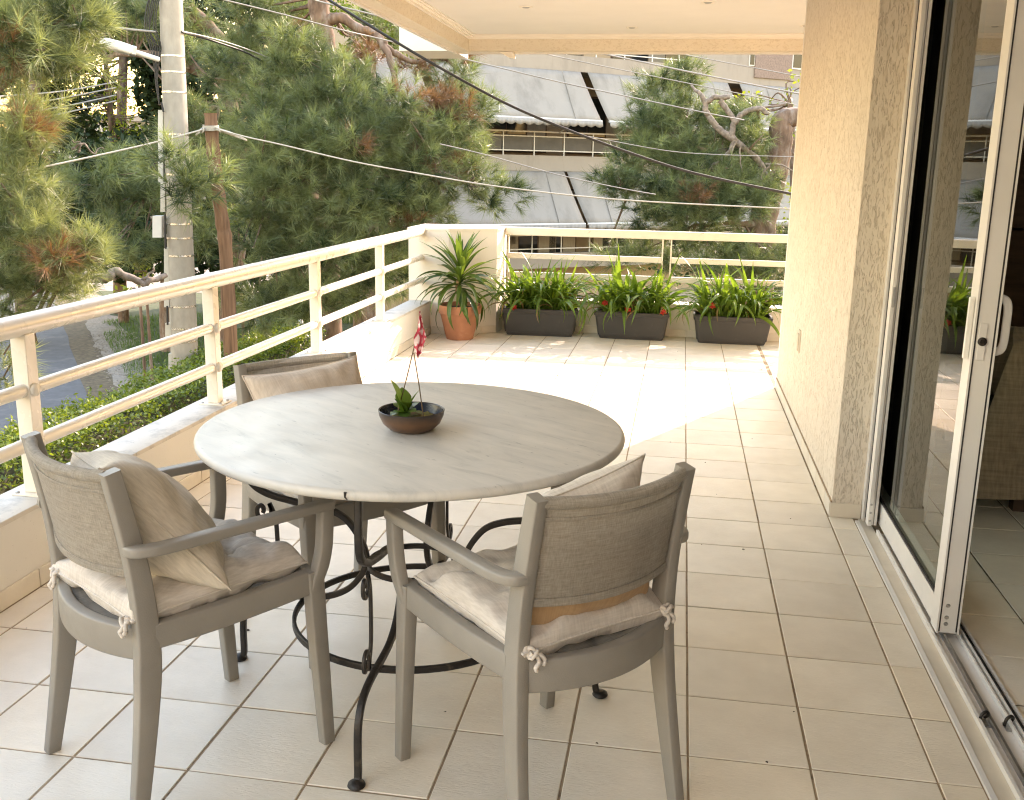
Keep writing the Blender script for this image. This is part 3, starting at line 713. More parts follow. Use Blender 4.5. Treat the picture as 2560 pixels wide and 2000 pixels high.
# sofa with a throw
sx, sy = 1.36, 2.29
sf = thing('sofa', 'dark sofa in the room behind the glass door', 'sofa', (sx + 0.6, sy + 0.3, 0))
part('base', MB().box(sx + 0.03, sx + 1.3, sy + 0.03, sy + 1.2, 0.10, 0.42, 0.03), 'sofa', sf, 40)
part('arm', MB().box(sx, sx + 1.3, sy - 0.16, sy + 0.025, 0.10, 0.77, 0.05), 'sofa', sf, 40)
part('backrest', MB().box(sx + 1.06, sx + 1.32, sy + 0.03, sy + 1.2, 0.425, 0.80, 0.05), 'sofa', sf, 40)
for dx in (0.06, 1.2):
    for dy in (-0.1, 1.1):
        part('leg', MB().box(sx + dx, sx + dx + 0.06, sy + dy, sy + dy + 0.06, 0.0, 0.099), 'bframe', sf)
# draped cloth over the arm, with one hanging corner
def drape():
    nx, ny = 36, 44; vv = []; W, Lh = 1.25, 1.28
    for j in range(ny + 1):
        for i in range(nx + 1):
            x = sx - 0.03 + W * i / nx; s = Lh * j / ny - 0.68
            w = 0.022 * math.sin(i * 0.55 + 0.6 * math.sin(j * 0.13)) + 0.012 * noise.noise((i * 0.3, j * 0.12, 3))
            if s < 0:   y = sy - 0.185 - 0.04 * (s / 0.5) ** 2 - w * min(1, -s * 5); z = 0.785 + s
            elif s < 0.24: y = sy - 0.185 + s; z = 0.788 + 0.022 * math.sin(s / 0.24 * math.pi) + abs(w) * 0.3
            else:       y = sy + 0.055 + (s - 0.24) * 0.8; z = max(0.45, 0.788 - (s - 0.24) * 1.5) + abs(w) * 0.4
            if i < 6 and s < 0.1:                     # the loose corner falls outward
                k = (6 - i) / 6; x -= 0.16 * k * min(1, max(0, 0.1 - s) * 1.6); z -= 0.035 * k
            z = max(z, 0.10 + 0.012 * math.sin(i * 0.4))
            vv.append((x, y, z))
    ff = [(j * (nx + 1) + i, j * (nx + 1) + i + 1, (j + 1) * (nx + 1) + i + 1, (j + 1) * (nx + 1) + i) for j in range(ny) for i in range(nx)]
    return MB().add(vv, ff)
th_ = solo('throw_blanket', drape(), 'throw', 'brown checked throw draped over the sofa with a hanging corner', 'blanket', smooth=70)
md = th_.modifiers.new('thickness', 'SOLIDIFY'); md.thickness = 0.004

# ================================================================== TABLE
TC = Vector((-0.778, 0.250, 0.0))
tb = thing('round_table', 'round pale marble table on a scrolled black iron base', 'table', TC)
RT, ZT = 0.572, 0.75
prof = [(0.0, ZT - 0.026), (RT - 0.012, ZT - 0.026)]
for k in range(9):
    a = R(-90 + 22.5 * k); prof.append((RT - 0.012 + 0.012 * math.cos(a), ZT - 0.013 + 0.013 * math.sin(a)))
prof += [(RT * 0.6, ZT), (0.0, ZT)]
top = part('tabletop', MB().lathe(prof, 128, (0, 0, 0)), 'marble', tb, 35)
top.matrix_parent_inverse = Matrix.Identity(4); top.rotation_euler = (0, 0, R(-34))
chip = sub('edge_chip', MB().add([(-0.0035, -RT - .0006, ZT - .004), (0.0025, -RT - .0006, ZT - .004), (0.001, -RT - .0006, ZT - .014), (0.004, -RT - .0006, ZT - .022), (-0.003, -RT - .0006, ZT - .016),
     (-0.0035, -RT + .004, ZT - .004), (0.0025, -RT + .004, ZT - .004), (0.001, -RT + .004, ZT - .014), (0.004, -RT + .004, ZT - .022), (-0.003, -RT + .004, ZT - .016)],
     [(0, 1, 2, 3, 4), (9, 8, 7, 6, 5), (0, 5, 6, 1), (1, 6, 7, 2), (2, 7, 8, 3), (3, 8, 9, 4), (4, 9, 5, 0)]), 'iron', top); chip.rotation_euler = (0, 0, R(34))
legprof = [(0.480, 0.7235), (0.486, 0.66), (0.487, 0.60), (0.474, 0.553), (0.425, 0.523), (0.34, 0.505), (0.262, 0.494), (0.205, 0.472), (0.168, 0.43), (0.146, 0.385), (0.140, 0.345), (0.155, 0.302), (0.195, 0.256), (0.255, 0.228), (0.33, 0.220), (0.42, 0.214), (0.478, 0.196), (0.510, 0.158), (0.520, 0.11), (0.521, 0.03), (0.526, 0.012)]
def radial(a, prof):
    c, s = math.cos(R(a)), math.sin(R(a))
    return [(r * c, r * s, z) for r, z in prof]
def up_for(a): return (-math.sin(R(a)), math.cos(R(a)), 0)
for a in (-90, 0, 90, 180):
    lg = part('leg', MB().sweep(catmull(radial(a, legprof), 5), rectprof(0.0085, 0.0085, 0.003), up=up_for(a)), 'iron', tb, 45)
    lg.matrix_parent_inverse = Matrix.Identity(4)
    c, s = math.cos(R(a)), math.sin(R(a))
    sub('foot_pad', MB().lathe([(0.0, 0.0), (0.019, 0.0), (0.022, 0.004), (0.020, 0.010), (0.011, 0.016), (0.0, 0.018)], 16, (0.535 * c, 0.535 * s, 0)), 'iron', lg, 50)
    # C-scroll with a curl at either end
    sc = []
    for k in range(15):
        t = k / 14; an = R(200 - 430 * t); rr = 0.010 + 0.020 * t
        sc.append((0.452 + rr * math.cos(an) * 0.8 - 0.012 * t, 0.470 + rr * math.sin(an) * 1.15))
    e = sc[-1]
    low = [(x, 0.75 - 0.0 - z) for x, z in reversed(sc)]
    dz = 0.275 - 0.75 + 0.470
    low = [(x + 0.004, z + dz) for x, z in low]
    pr_ = sc + [(0.408, 0.455), (0.404, 0.40), (0.404, 0.34), (0.409, 0.30)] + low
    part('scroll', MB().sweep(catmull(radial(a, pr_), 3), rectprof(0.006, 0.004, 0.0015), up=up_for(a)), 'iron', tb, 45).matrix_parent_inverse = Matrix.Identity(4)
part('ring', MB().sweep([(0.335 * math.cos(2 * math.pi * k / 72), 0.335 * math.sin(2 * math.pi * k / 72), 0.2015) for k in range(72)], rectprof(0.0055, 0.009, 0.002), closed=True), 'iron', tb, 45).matrix_parent_inverse = Matrix.Identity(4)
part('support_ring', MB().sweep([(0.47 * math.cos(2 * math.pi * k / 72), 0.47 * math.sin(2 * math.pi * k / 72), 0.7175) for k in range(72)], rectprof(0.012, 0.006, 0.002), closed=True), 'iron', tb, 45).matrix_parent_inverse = Matrix.Identity(4)
part('waist_ring', MB().sweep([(0.127 * math.cos(2 * math.pi * k / 48), 0.127 * math.sin(2 * math.pi * k / 48), 0.352) for k in range(48)], rectprof(0.0045, 0.008, 0.002), closed=True), 'iron', tb, 45).matrix_parent_inverse = Matrix.Identity(4)

# ================================================================== CHAIRS
def lerp(a, b, t): return a + (b - a) * t
def make_chair(label):
    t = thing('armchair', label, 'chair', (0, 0, 0), 0, 'resin armchairs round the table', world=False)
    def P(name, mb, mat='chair', sm=50):
        o = link(name, mb.mesh(name), mat, None, sm); o.parent = t; return o
    bk = [(0.222, -0.256, 0.0), (0.214, -0.224, 0.18), (0.207, -0.202, 0.33), (0.203, -0.195, 0.45), (0.201, -0.203, 0.58), (0.199, -0.222, 0.70), (0.198, -0.246, 0.82)]
    for s in (-1, 1):
        pts = catmull([(s * x, y, z) for x, y, z in bk], 5); n = len(pts)
        sc = []
        for p in pts:
            z = p.z
            w = lerp(0.0135, 0.0168, min(1, z / 0.40)) if z < 0.40 else lerp(0.0168, 0.0145, (z - 0.4) / 0.4)
            d = lerp(0.0165, 0.027, min(1, z / 0.36)) if z < 0.36 else lerp(0.027, 0.019, (z - 0.36) / 0.44)
            sc.append((w, d))
        P('rear_leg', MB().sweep(pts, rectprof(1, 1, 0.22), up=(0, 1, 0), scales=sc))
        fr = [(s * 0.225, 0.252, 0.0), (s * 0.2245, 0.240, 0.2), (s * 0.2240, 0.229, 0.38), (s * 0.2240, 0.224, 0.478)]
        pts = catmull(fr, 5); sc = [(lerp(0.0145, 0.0185, p.z / 0.478), lerp(0.0165, 0.0225, p.z / 0.478)) for p in pts]
        P('front_leg', MB().sweep(pts, rectprof(1, 1, 0.22), up=(0, 1, 0), scales=sc))
        for q in ((0.222, -0.256), (0.225, 0.252)):
            P('foot_cap', MB().box(s * q[0] - 0.012, s * q[0] + 0.012, q[1] - 0.014, q[1] + 0.014, 0.0, 0.004), 'gasket', None)
        rail = catmull([(s * 0.2045, -0.180, 0.438), (s * 0.213, -0.05, 0.438), (s * 0.219, 0.08, 0.443), (s * 0.2215, 0.205, 0.449)], 5)
        P('side_rail', MB().sweep(rail, rectprof(0.0155, 0.030, 0.005)))
        # arm: rises from the seat corner, bends back and turns in to the rear leg
        ap = catmull([(s * 0.229, 0.218, 0.418), (s * 0.233, 0.226, 0.450), (s * 0.237, 0.238, 0.490), (s * 0.240, 0.247, 0.535), (s * 0.242, 0.250, 0.59), (s * 0.243, 0.251, 0.634)], 5)
        P('arm_post', MB().sweep(ap, rectprof(0.0150, 0.0180, 0.005), up=(0, 1, 0), scales=[lerp(0.72, 1.0, min(1, k / 10)) for k in range(len(ap))]))
        ar = catmull([(s * 0.243, 0.268, 0.641), (s * 0.2445, 0.15, 0.643), (s * 0.246, 0.0, 0.645), (s * 0.246, -0.12, 0.646), (s * 0.243, -0.180, 0.647), (s * 0.228, -0.214, 0.647), (s * 0.206, -0.220, 0.647)], 5)
        P('armrest', MB().sweep(ar, rectprof(0.0175, 0.0115, 0.005)))
    bow = lambda x, b: b * (1 - (x / 0.2) ** 2)
    br = [(x, -0.198 - bow(x, 0.052), 0.424 - 0.004 * bow(x, 1)) for x in np.linspace(-0.196, 0.196, 17)]
    P('rear_rail', MB().sweep(br, rectprof(0.014, 0.038, 0.005)))
    fr = [(x, 0.222 + bow(x, 0.018), 0.448) for x in np.linspace(-0.208, 0.208, 13)]
    P('front_rail', MB().sweep(fr, rectprof(0.014, 0.030, 0.005)))
    # seat mesh
    nx, ny = 10, 10; vv = []
    for j in range(ny + 1):
        for i in range(nx + 1):
            x = lerp(-0.198, 0.198, i / nx); y = lerp(-0.205 - bow(x, 0.045), 0.215 + bow(x, 0.012), j / ny)
            vv.append((x, y, 0.463 - 0.012 * (1 - (x / 0.2) ** 2)))
    mb = MB().add(vv, [(j * (nx + 1) + i, j * (nx + 1) + i + 1, (j + 1) * (nx + 1) + i + 1, (j + 1) * (nx + 1) + i) for j in range(ny) for i in range(nx)])
    o = P('seat_mesh', mb, 'seatmesh', 60); m = o.modifiers.new('thickness', 'SOLIDIFY'); m.thickness = 0.003
    # back sling with rolled hems
    def by(z): return lerp(-0.204, -0.246, (z - 0.58) / 0.24)
    rod = [(x, by(0.808) - bow(x, 0.046), 0.808 - 0.006 * bow(x, 1)) for x in np.linspace(-0.186, 0.186, 19)]
    P('top_roll', MB().tube(rod, 0.0135, 14), 'sling', 60)
    nx, ny = 20, 14; vv = []
    for j in range(ny + 1):
        for i in range(nx + 1):
            x = lerp(-0.184, 0.184, i / nx); z = lerp(0.578, 0.806, j / ny)
            vv.append((x, by(z) - bow(x, 0.046 - 0.006 * (0.8 - z)) - 0.003, z - 0.006 * bow(x, 1) * (j / ny) - 0.010 * bow(x, 1) * (1 - j / ny)))
    mb = MB().add(vv, [(j * (nx + 1) + i, j * (nx + 1) + i + 1, (j + 1) * (nx + 1) + i + 1, (j + 1) * (nx + 1) + i) for j in range(ny) for i in range(nx)])
    o = P('back_sling', mb, 'sling', 60); m = o.modifiers.new('thickness', 'SOLIDIFY'); m.thickness = 0.0022
    for zz, nm in ((0.775, 'upper_hem'), (0.587, 'lower_hem')):
        hem = [(x, by(zz) - bow(x, 0.045) - 0.0055, zz - 0.008 * bow(x, 1)) for x in np.linspace(-0.183, 0.183, 19)]
        P(nm, MB().sweep(hem, rectprof(0.0016, 0.009 if zz < 0.6 else 0.004, 0.001)), 'sling', 60)
    return t
CH = [((-1.240, -0.198, 0), math.atan2(-0.556, 0.831), 'taupe armchair holding the large beige pillow, its back to the parapet corner post'),
      ((-0.367, -0.168, 0), math.atan2(0.70, 0.714), 'taupe armchair with the tan backed pillow, on the open tiles by the sliding door'),
      ((-1.115, 0.575, 0), math.atan2(-0.752, -0.659), 'taupe armchair on the far side of the marble table against the parapet')]
ch0 = make_chair(CH[0][2]); chairs = [ch0]
for k in (1, 2):
    c = copy_tree(ch0); c['label'] = CH[k][2]; chairs.append(c)
for c, (loc, rz, lb) in zip(chairs, CH):
    c.location = loc; c.rotation_euler = (0, 0, rz)

# ---- cushions
def cushion(w, d, t, seed=0, tufts=(), pinch=0.06, n=44, wr=0.010, corner=0.5, base=None, side=0):
    """closed cushion about the origin, z up; tufts: (x,y,depth). side: 0 both, 1 upper half, -1 lower half"""
    def surf(u, v, s):
        au, av = abs(u), abs(v)
        x = u * w / 2 * (1 - pinch * (1 - av ** 2.2) * au ** 1.5)
        y = v * d / 2 * (1 - pinch * (1 - au ** 2.2) * av ** 1.5)
        h = ((1 - au ** 2.6) * (1 - av ** 2.6)); h = max(0.0, h) ** corner
        z = s * t / 2 * h
        nn = noise.noise((x * 9 + seed * 3.1, y * 9, s * 4.0 + seed)) + 0.5 * noise.noise((x * 22 + seed, y * 22, s * 2.0))
        rad = noise.noise((math.atan2(y, x) * 3.2 + seed, (au + av) * 1.3, s)) * (au * av) ** 0.6
        z += s * wr * (nn * 0.6 + rad * 1.3) * min(1.0, h * 2.0)
        for tx, ty, td in tufts:
            r2 = ((x - tx) ** 2 + (y - ty) ** 2); ang = math.atan2(y - ty, x - tx)
            z -= s * td * math.exp(-math.sqrt(r2) / 0.035) * (1 + 0.25 * math.sin(ang * 5 + seed))
        if base is not None and s < 0: z = max(z, -base)
        return (x, y, z)
    mb = MB(); vv = []; ids = {}
    def gi(i, j, s):
        edge = i in (0, n) or j in (0, n)
        key = (i, j, 0 if edge else s)
        if key not in ids:
            u, v = -1 + 2 * i / n, -1 + 2 * j / n
            u = math.copysign(abs(u) ** 0.85, u); v = math.copysign(abs(v) ** 0.85, v)
            ids[key] = len(vv); p = surf(u, v, s)
            vv.append((p[0], p[1], 0.0) if edge else p)
        return ids[key]
    ff = []
    for s in ((1, -1) if side == 0 else (side,)):
        for j in range(n):
            for i in range(n):
                q = (gi(i, j, s), gi(i + 1, j, s), gi(i + 1, j + 1, s), gi(i, j + 1, s))
                ff.append(q if s > 0 else q[::-1])
    rim = [vv[gi(i, 0, 1)] for i in range(0, n, 2)] + [vv[gi(n, j, 1)] for j in range(0, n, 2)] + [vv[gi(i, n, 1)] for i in range(n, 0, -2)] + [vv[gi(0, j, 1)] for j in range(n, 0, -2)]
    return mb.add(vv, ff), rim
def knot(p, seed):
    rnd = random.Random(seed); mb = MB(); p = Vector(p)
    for k in range(3):
        a = rnd.uniform(0, 6.28); c = p + Vector((rnd.uniform(-.006, .006), rnd.uniform(-.006, .006), rnd.uniform(-.006, .006)))
        mb.tube([c + Vector((0.011 * math.cos(q + a), 0.008 * math.sin(q + a), 0.007 * math.sin(2 * q + k))) for q in np.linspace(0, 5.6, 12)], 0.0045, 7)
    mb.tube(catmull([p, p + Vector((0.004, -0.012, -0.02)), p + Vector((-0.006, -0.014, -0.030)), p + Vector((0.002, -0.010, -0.042))], 4), [0.005] * 12 + [0.003], 6)
    mb.tube(catmull([p, p + Vector((0.014, -0.010, -0.012)), p + Vector((0.018, -0.012, -0.022)), p + Vector((0.012, -0.014, -0.030))], 4), [0.005] * 12 + [0.003], 6)
    return mb
def place(root, loc, rot): root.location = loc; root.rotation_euler = rot
def seat_cushion(k, label, seed):
    cx, cy = (0.0, -0.004); q = chairs[k]
    t = thing('seat_cushion', label, 'cushion', (0, 0, 0), 0, 'seat cushions', world=False)
    tf = [(-0.08, -0.08, 0.026), (0.08, -0.08, 0.026), (-0.08, 0.09, 0.040), (0.08, 0.09, 0.040)]
    mb, rim = cushion(0.416, 0.445, 0.108, seed, tf, 0.035, 60, 0.028, 0.27, base=0.026)
    o = link('cover', mb.mesh('cover'), 'linen', None, 75); o.parent = t
    o = link('piping', MB().tube(rim, 0.0032, 6, closed=True, up=(0, 0, 1)).mesh('piping'), 'linen', None, 75); o.parent = t
    for s in (-1, 1):
        o = link('tie_knot', knot((s * 0.180, -0.222, 0.0), seed + s).mesh('tie_knot'), 'linen', None, 75); o.parent = t
    m = Matrix.Translation(Vector(CH[k][0])) @ Matrix.Rotation(CH[k][1], 4, 'Z')
    t.location = m @ Vector((cx, cy, 0.487)); t.rotation_euler = (R(1.0), R(0.6 * (k - 1)), CH[k][1])
    return t
seat_cushion(0, 'pale linen tufted seat cushion under the large beige pillow', 1)
seat_cushion(1, 'pale linen tufted seat cushion under the tan backed pillow', 5)
seat_cushion(2, 'pale linen seat cushion on the chair across the table', 9)
def pillow(k, label, loc, rot, w, d, t, seed, front, back=None, wr=0.012):
    e = thing('pillow', label, 'pillow', (0, 0, 0), 0, None, world=False)
    if back:
        mb, rim = cushion(w, d, t, seed, (), 0.09, 44, wr, 0.5, side=1); o = link('front_cover', mb.mesh('front_cover'), front, None, 75); o.parent = e
        mb, _ = cushion(w, d, t, seed, (), 0.09, 44, wr, 0.5, side=-1); o = link('rear_cover', mb.mesh('rear_cover'), back, None, 75); o.parent = e
        setp(o, 'tan rear side of the pillow')
    else:
        mb, rim = cushion(w, d, t, seed, (), 0.09, 44, wr, 0.5); o = link('cover', mb.mesh('cover'), front, None, 75); o.parent = e
    o = link('piping', MB().tube(rim, 0.0028, 6, closed=True, up=(0, 0, 1)).mesh('piping'), back or front, None, 75); o.parent = e
    base = Matrix.Translation(Vector(CH[k][0])) @ Matrix.Rotation(CH[k][1], 4, 'Z')
    # local frame: pillow face (+z) turned forward (+y), leaning back
    m = base @ Matrix.Translation(Vector(loc)) @ Matrix.Rotation(rot[2], 4, 'Z') @ Matrix.Rotation(-rot[0], 4, 'X') @ Matrix.Rotation(rot[1], 4, 'Z')
    e.location = m.to_translation(); e.rotation_euler = m.to_euler()
    return e
pillow(0, 'large plump beige linen pillow leaning on the chair back', (0.020, -0.085, 0.635), (R(52), R(-12), R(-8)), 0.41, 0.39, 0.19, 3, 'linen2', wr=0.02)
pillow(1, 'flat tan cotton pillow showing below the sling back', (0.004, -0.176, 0.628), (R(84), R(2.5), 0), 0.37, 0.27, 0.125, 8, 'tan')
pillow(1, 'pale linen pillow in front of the tan one, a corner above the chair back', (0.055, -0.075, 0.655), (R(66), R(-15), 0), 0.31, 0.31, 0.12, 15, 'linen')
pillow(2, 'pink beige linen pillow on the chair across the table', (0.0, -0.120, 0.655), (R(62), R(3), 0), 0.41, 0.34, 0.15, 12, 'linen3')

# ================================================================== BOWL ON THE TABLE
BC = Vector((-0.772, 0.205, ZT))
bo = thing('ceramic_bowl', 'shallow brown glazed bowl planter on the marble table', 'bowl', BC)
m, nt = newmat('brown glaze')
tcn = nt.nodes.new('ShaderNodeTexCoord'); sx_ = nt.nodes.new('ShaderNodeSeparateXYZ'); nt.links.new(tcn.outputs['Object'], sx_.inputs[0])
ml = nd(nt, 'ShaderNodeMath', operation='MULTIPLY', i_1=15.0); nt.links.new(sx_.outputs[2], ml.inputs[0])
ad = nd(nt, 'ShaderNodeMath', operation='ADD'); nt.links.new(ml.outputs[0], ad.inputs[0])
nn_ = nd(nt, 'ShaderNodeMath', operation='MULTIPLY', i_1=0.25); nt.links.new(nz(nt, tcn.outputs['Object'], 50.0, 5), nn_.inputs[0]); nt.links.new(nn_.outputs[0], ad.inputs[1])
cc = ramp(nt, ad.outputs[0], [(0.25, (0.10, 0.05, 0.025)), (0.6, (0.13, 0.065, 0.03)), (0.95, (0.035, 0.026, 0.022))]).outputs[0]
finish(nt, cc, 0.33, bump(nt, nz(nt, tcn.outputs['Object'], 120.0, 3), 0.1, 0.002))
MT['glaze'] = m
MT['blueglaze'] = M('dark blue glaze', (0.012, 0.016, 0.035), 0.25, 0.3, 20)
o = part('shell', MB().lathe([(0.0, 0.0), (0.046, 0.0), (0.060, 0.006), (0.077, 0.022), (0.086, 0.042), (0.0885, 0.056), (0.0865, 0.0575), (0.084, 0.056), (0.081, 0.044), (0.076, 0.030)], 64, caps=(True, False)), 'glaze', bo, 45); o.matrix_parent_inverse = Matrix.Identity(4)
o = part('inner_glaze', MB().lathe([(0.0835, 0.0555), (0.0805, 0.044), (0.0755, 0.031)], 64, caps=(False, False)), 'blueglaze', bo, 45); o.matrix_parent_inverse = Matrix.Identity(4)
vv = []; nr, na_ = 9, 36
for j in range(nr + 1):
    for i in range(na_):
        r = 0.0765 * j / nr; a = 2 * math.pi * i / na_; x, y = r * math.cos(a), r * math.sin(a)
        vv.append((x, y, 0.036 + 0.006 * noise.noise((x * 60, y * 60, 1)) - 0.004 * (j / nr) ** 3))
ff = [(j * na_ + i, j * na_ + (i + 1) % na_, (j + 1) * na_ + (i + 1) % na_, (j + 1) * na_ + i) for j in range(nr) for i in range(na_)]
MT['moss'] = M('mossy bark chips', (0.17, 0.15, 0.035), 0.95, 0.5, 70, bmp=0.9, bscale=150, dirt=(0.20, 0.10, 0.05), dscale=40, damt=(0.5, 0.6))
o = part('soil', MB().add(vv, ff), 'moss', bo, 60); o.matrix_parent_inverse = Matrix.Identity(4)

def leaf_mesh(L, W, droop, fold=0.25, seg=10, tip=1.6, basew=0.35, twist=0.0, wave=0.0, name='leaf', peak=0.35):
    """strap leaf along +y, curving down (-z); droop is the total bend in radians"""
    vv = []; ff = []; p = Vector((0, 0, 0)); ang = 0.0
    for k in range(seg + 1):
        t = k / seg
        w = W * (basew + (1 - basew) * min(1, t / peak)) * (1 - max(0, (t - peak) / (1 - peak)) ** tip)
        w = max(w, 0.0004)
        tw = twist * t; wv = wave * math.sin(t * 9)
        nrm = Vector((0, math.sin(ang), math.cos(ang)))
        for sgn in (-1, 0, 1):
            q = p + Vector((sgn * w / 2 * math.cos(tw), 0, 0)) + nrm * (abs(sgn) * w / 2 * fold + sgn * w / 2 * math.sin(tw) + wv * abs(sgn))
            vv.append(tuple(q))
        ang_step = droop / seg * (0.5 + 1.0 * t)
        p = p + Vector((0, math.cos(ang), -math.sin(ang))) * (L / seg); ang += ang_step
    for k in range(seg):
        a = k * 3
        ff += [(a, a + 1, a + 4, a + 3), (a + 1, a + 2, a + 5, a + 4)]
    me = MB().add(vv, ff).mesh(name); me.polygons.foreach_set('use_smooth', [True] * len(me.polygons)); return me
def put_leaf(me, parent, base, az, el, roll=0.0, sc=1.0, name='leaf'):
    o = bpy.data.objects.new(name, me); C.objects.link(o); o.parent = parent
    if parent.get('_wl'): o.matrix_parent_inverse = Matrix.Translation(-Vector(parent.location))
    o.matrix_basis = Matrix.Translation(Vector(base)) @ Matrix.Rotation(az, 4, 'Z') @ Matrix.Rotation(el, 4, 'X') @ Matrix.Rotation(roll, 4, 'Y') @ Matrix.Scale(sc, 4)
    return o
sp_ = thing('succulent_plant', 'small green leafy plant growing in the brown bowl', 'plant', BC + Vector((0, 0, 0.042)))
sleaf = [leaf_mesh(0.055, 0.034, dr, 0.15, 8, 1.8, 0.35, peak=0.55, name='leaf') for dr in (0.3, 0.8, 1.2)]
for me in sleaf: me.materials.append(MT['succ'])
cpt = BC + Vector((-0.018, 0.004, 0.044))
for az, el, sc, d in ((200, 74, 1.45, 0), (20, 66, 1.1, 0), (110, 60, 1.1, 0), (250, 50, 1.0, 0), (300, 55, 0.9, 1), (60, 40, 0.8, 1), (-40, 30, 0.8, 1), (-80, 20, 0.85, 2), (-120, 25, 0.8, 1), (150, 35, 0.8, 1), (100, 45, 0.8, 1), (-10, 20, 0.75, 2), (-150, 15, 0.75, 2), (35, 15, 0.6, 2), (80, 25, 0.7, 2)):
    put_leaf(sleaf[d], sp_, cpt + Vector((random.uniform(-.006, .006), random.uniform(-.006, .006), 0)), R(az - 90), R(el), random.uniform(-.3, .3), sc * 1.25)
ap = ony(1034, 886, 0.20); s1b = BC + Vector((-0.040, 0.005, 0.042)); s2b = BC + Vector((0.036, -0.012, 0.040))
for b_, e_, lb in ((s1b, ap + Vector((0.004, 0, 0.03)), 'thin brown stick in the bowl, beside the largest leaf'), (s2b, ap + Vector((0.0, 0.002, 0.004)), 'thin brown stick in the bowl, beside the bare moss')):
    b_, e_ = Vector(b_), Vector(e_)
    solo('plant_stick', MB().tube([b_, b_.lerp(e_, 0.5) + Vector((0.001, 0, 0)), e_], 0.0016, 7), 'stalk', lb, 'stick', 'sticks in the bowl')
m, nt = newmat('red and white paper')
tcn = nt.nodes.new('ShaderNodeTexCoord'); mp_ = nt.nodes.new('ShaderNodeMapping'); mp_.inputs['Scale'].default_value = (70, 70, 42); mp_.inputs['Rotation'].default_value = (0.5, 0.4, 0.2)
nt.links.new(tcn.outputs['Object'], mp_.inputs[0])
vo = nd(nt, 'ShaderNodeTexVoronoi', feature='DISTANCE_TO_EDGE', i_Scale=1.0); nt.links.new(mp_.outputs[0], vo.inputs['Vector'])
cr_ = ramp(nt, vo.outputs['Distance'], [(0.10, (0.50, 0.04, 0.07)), (0.20, (0.80, 0.62, 0.60))]).outputs[0]
finish(nt, cr_, 0.6); MT['paper'] = m
def ornament():
    mb = MB(); z0 = ony(1049, 894, 0.20); z1 = ony(1050, 778, 0.20); n = 14
    wid = [0.001, 0.004, 0.0055, 0.006, 0.0065, 0.007, 0.0095, 0.013, 0.0155, 0.014, 0.012, 0.013, 0.0115, 0.006, 0.001]
    vv = []
    for k in range(n + 1):
        t = k / n; p = Vector(z1).lerp(Vector(z0), t) + Vector((0.003 * math.sin(t * 5), 0, 0))
        w = wid[k]; f = 0.008 * math.sin(t * 7 + 1)
        vv += [p + Vector((-w, f, 0)), p + Vector((-w * 0.2, -0.006 - f * 0.3, 0)), p + Vector((w * 0.45, 0.004, 0)), p + Vector((w, -f - 0.002, 0))]
    return mb.add(vv, [(4 * k + j, 4 * k + j + 1, 4 * k + 5 + j, 4 * k + 4 + j) for k in range(n) for j in range(3)])
orn = solo('paper_ornament', ornament(), 'paper', 'folded red and white patterned ornament on top of the sticks', 'ornament')
md = orn.modifiers.new('thickness', 'SOLIDIFY'); md.thickness = 0.0012

# ================================================================== POT AND PLANTERS
PC = Vector((-1.905, 5.955, 0))
tp = thing('terracotta_pot', 'round terracotta flower pot in the corner', 'flower pot', PC)
o = part('body', MB().lathe([(0.0, 0.0), (0.112, 0.0), (0.116, 0.012), (0.120, 0.022), (0.121, 0.03), (0.126, 0.045), (0.166, 0.212), (0.170, 0.218), (0.180, 0.222), (0.187, 0.285), (0.188, 0.292), (0.183, 0.294), (0.172, 0.292), (0.164, 0.25)], 64), 'terra', tp, 35); o.matrix_parent_inverse = Matrix.Identity(4)
o = part('soil', MB().lathe([(0.0, 0.268), (0.06, 0.266), (0.12, 0.262), (0.168, 0.258)], 40), 'soil', tp, 60); o.matrix_parent_inverse = Matrix.Identity(4)
dp = thing('dracaena_plant', 'dark green dracaena with long arching leaves in the terracotta pot', 'plant', PC + Vector((0, 0, 0.265)))
stem_pts = catmull([PC + Vector((0.02, -0.01, 0.262)), PC + Vector((0.005, -0.01, 0.33)), PC + Vector((-0.022, -0.005, 0.40)), PC + Vector((-0.02, 0, 0.47)), PC + Vector((0.0, 0, 0.545))], 5)
part('stem', MB().tube(stem_pts, [0.016 + 0.003 * math.sin(k * 2) for k in range(len(stem_pts))], 10), 'stem', dp, 60)
dleaf = [leaf_mesh(0.43, 0.046, dr, 0.30, 12, 1.7, 0.45, tw, name='leaf', peak=0.45) for dr, tw in ((0.2, 0.1), (0.6, -0.2), (1.0, 0.2), (1.5, -0.1), (2.1, 0.15))]
for me in dleaf: me.materials.append(MT['dleaf'])
rnd = random.Random(21)
for k in range(84):
    t = k / 83
    p = stem_pts[-1] + Vector((0, 0, -0.17 * t + 0.03))
    el = R(78 - 92 * t + rnd.uniform(-14, 14)); az = k * 2.39996 + rnd.uniform(-.25, .25)
    d = min(4, max(0, int(0.8 + t * 4.2 + rnd.uniform(-.8, .8))))
    put_leaf(dleaf[d], dp, p, az, el, rnd.uniform(-.5, .5), rnd.uniform(0.78, 1.15) * (1.0 if t > .1 else 0.85))
lleaf = [leaf_mesh(0.60, 0.040, dr, 0.35, 12, 1.5, 0.6, tw, name='leaf', peak=0.4) for dr, tw in ((0.3, 0.1), (0.9, -0.3), (1.5, 0.3), (2.1, -0.2), (2.7, 0.2), (3.1, -0.2))]
for me in lleaf: me.materials.append(MT['leaf'])
MT['dryleaf'] = leafmat('dry leaf', (0.20, 0.13, 0.05), (0.30, 0.21, 0.08), 0.6, 0.3, tcol=(1.2, 1.1, 0.8))
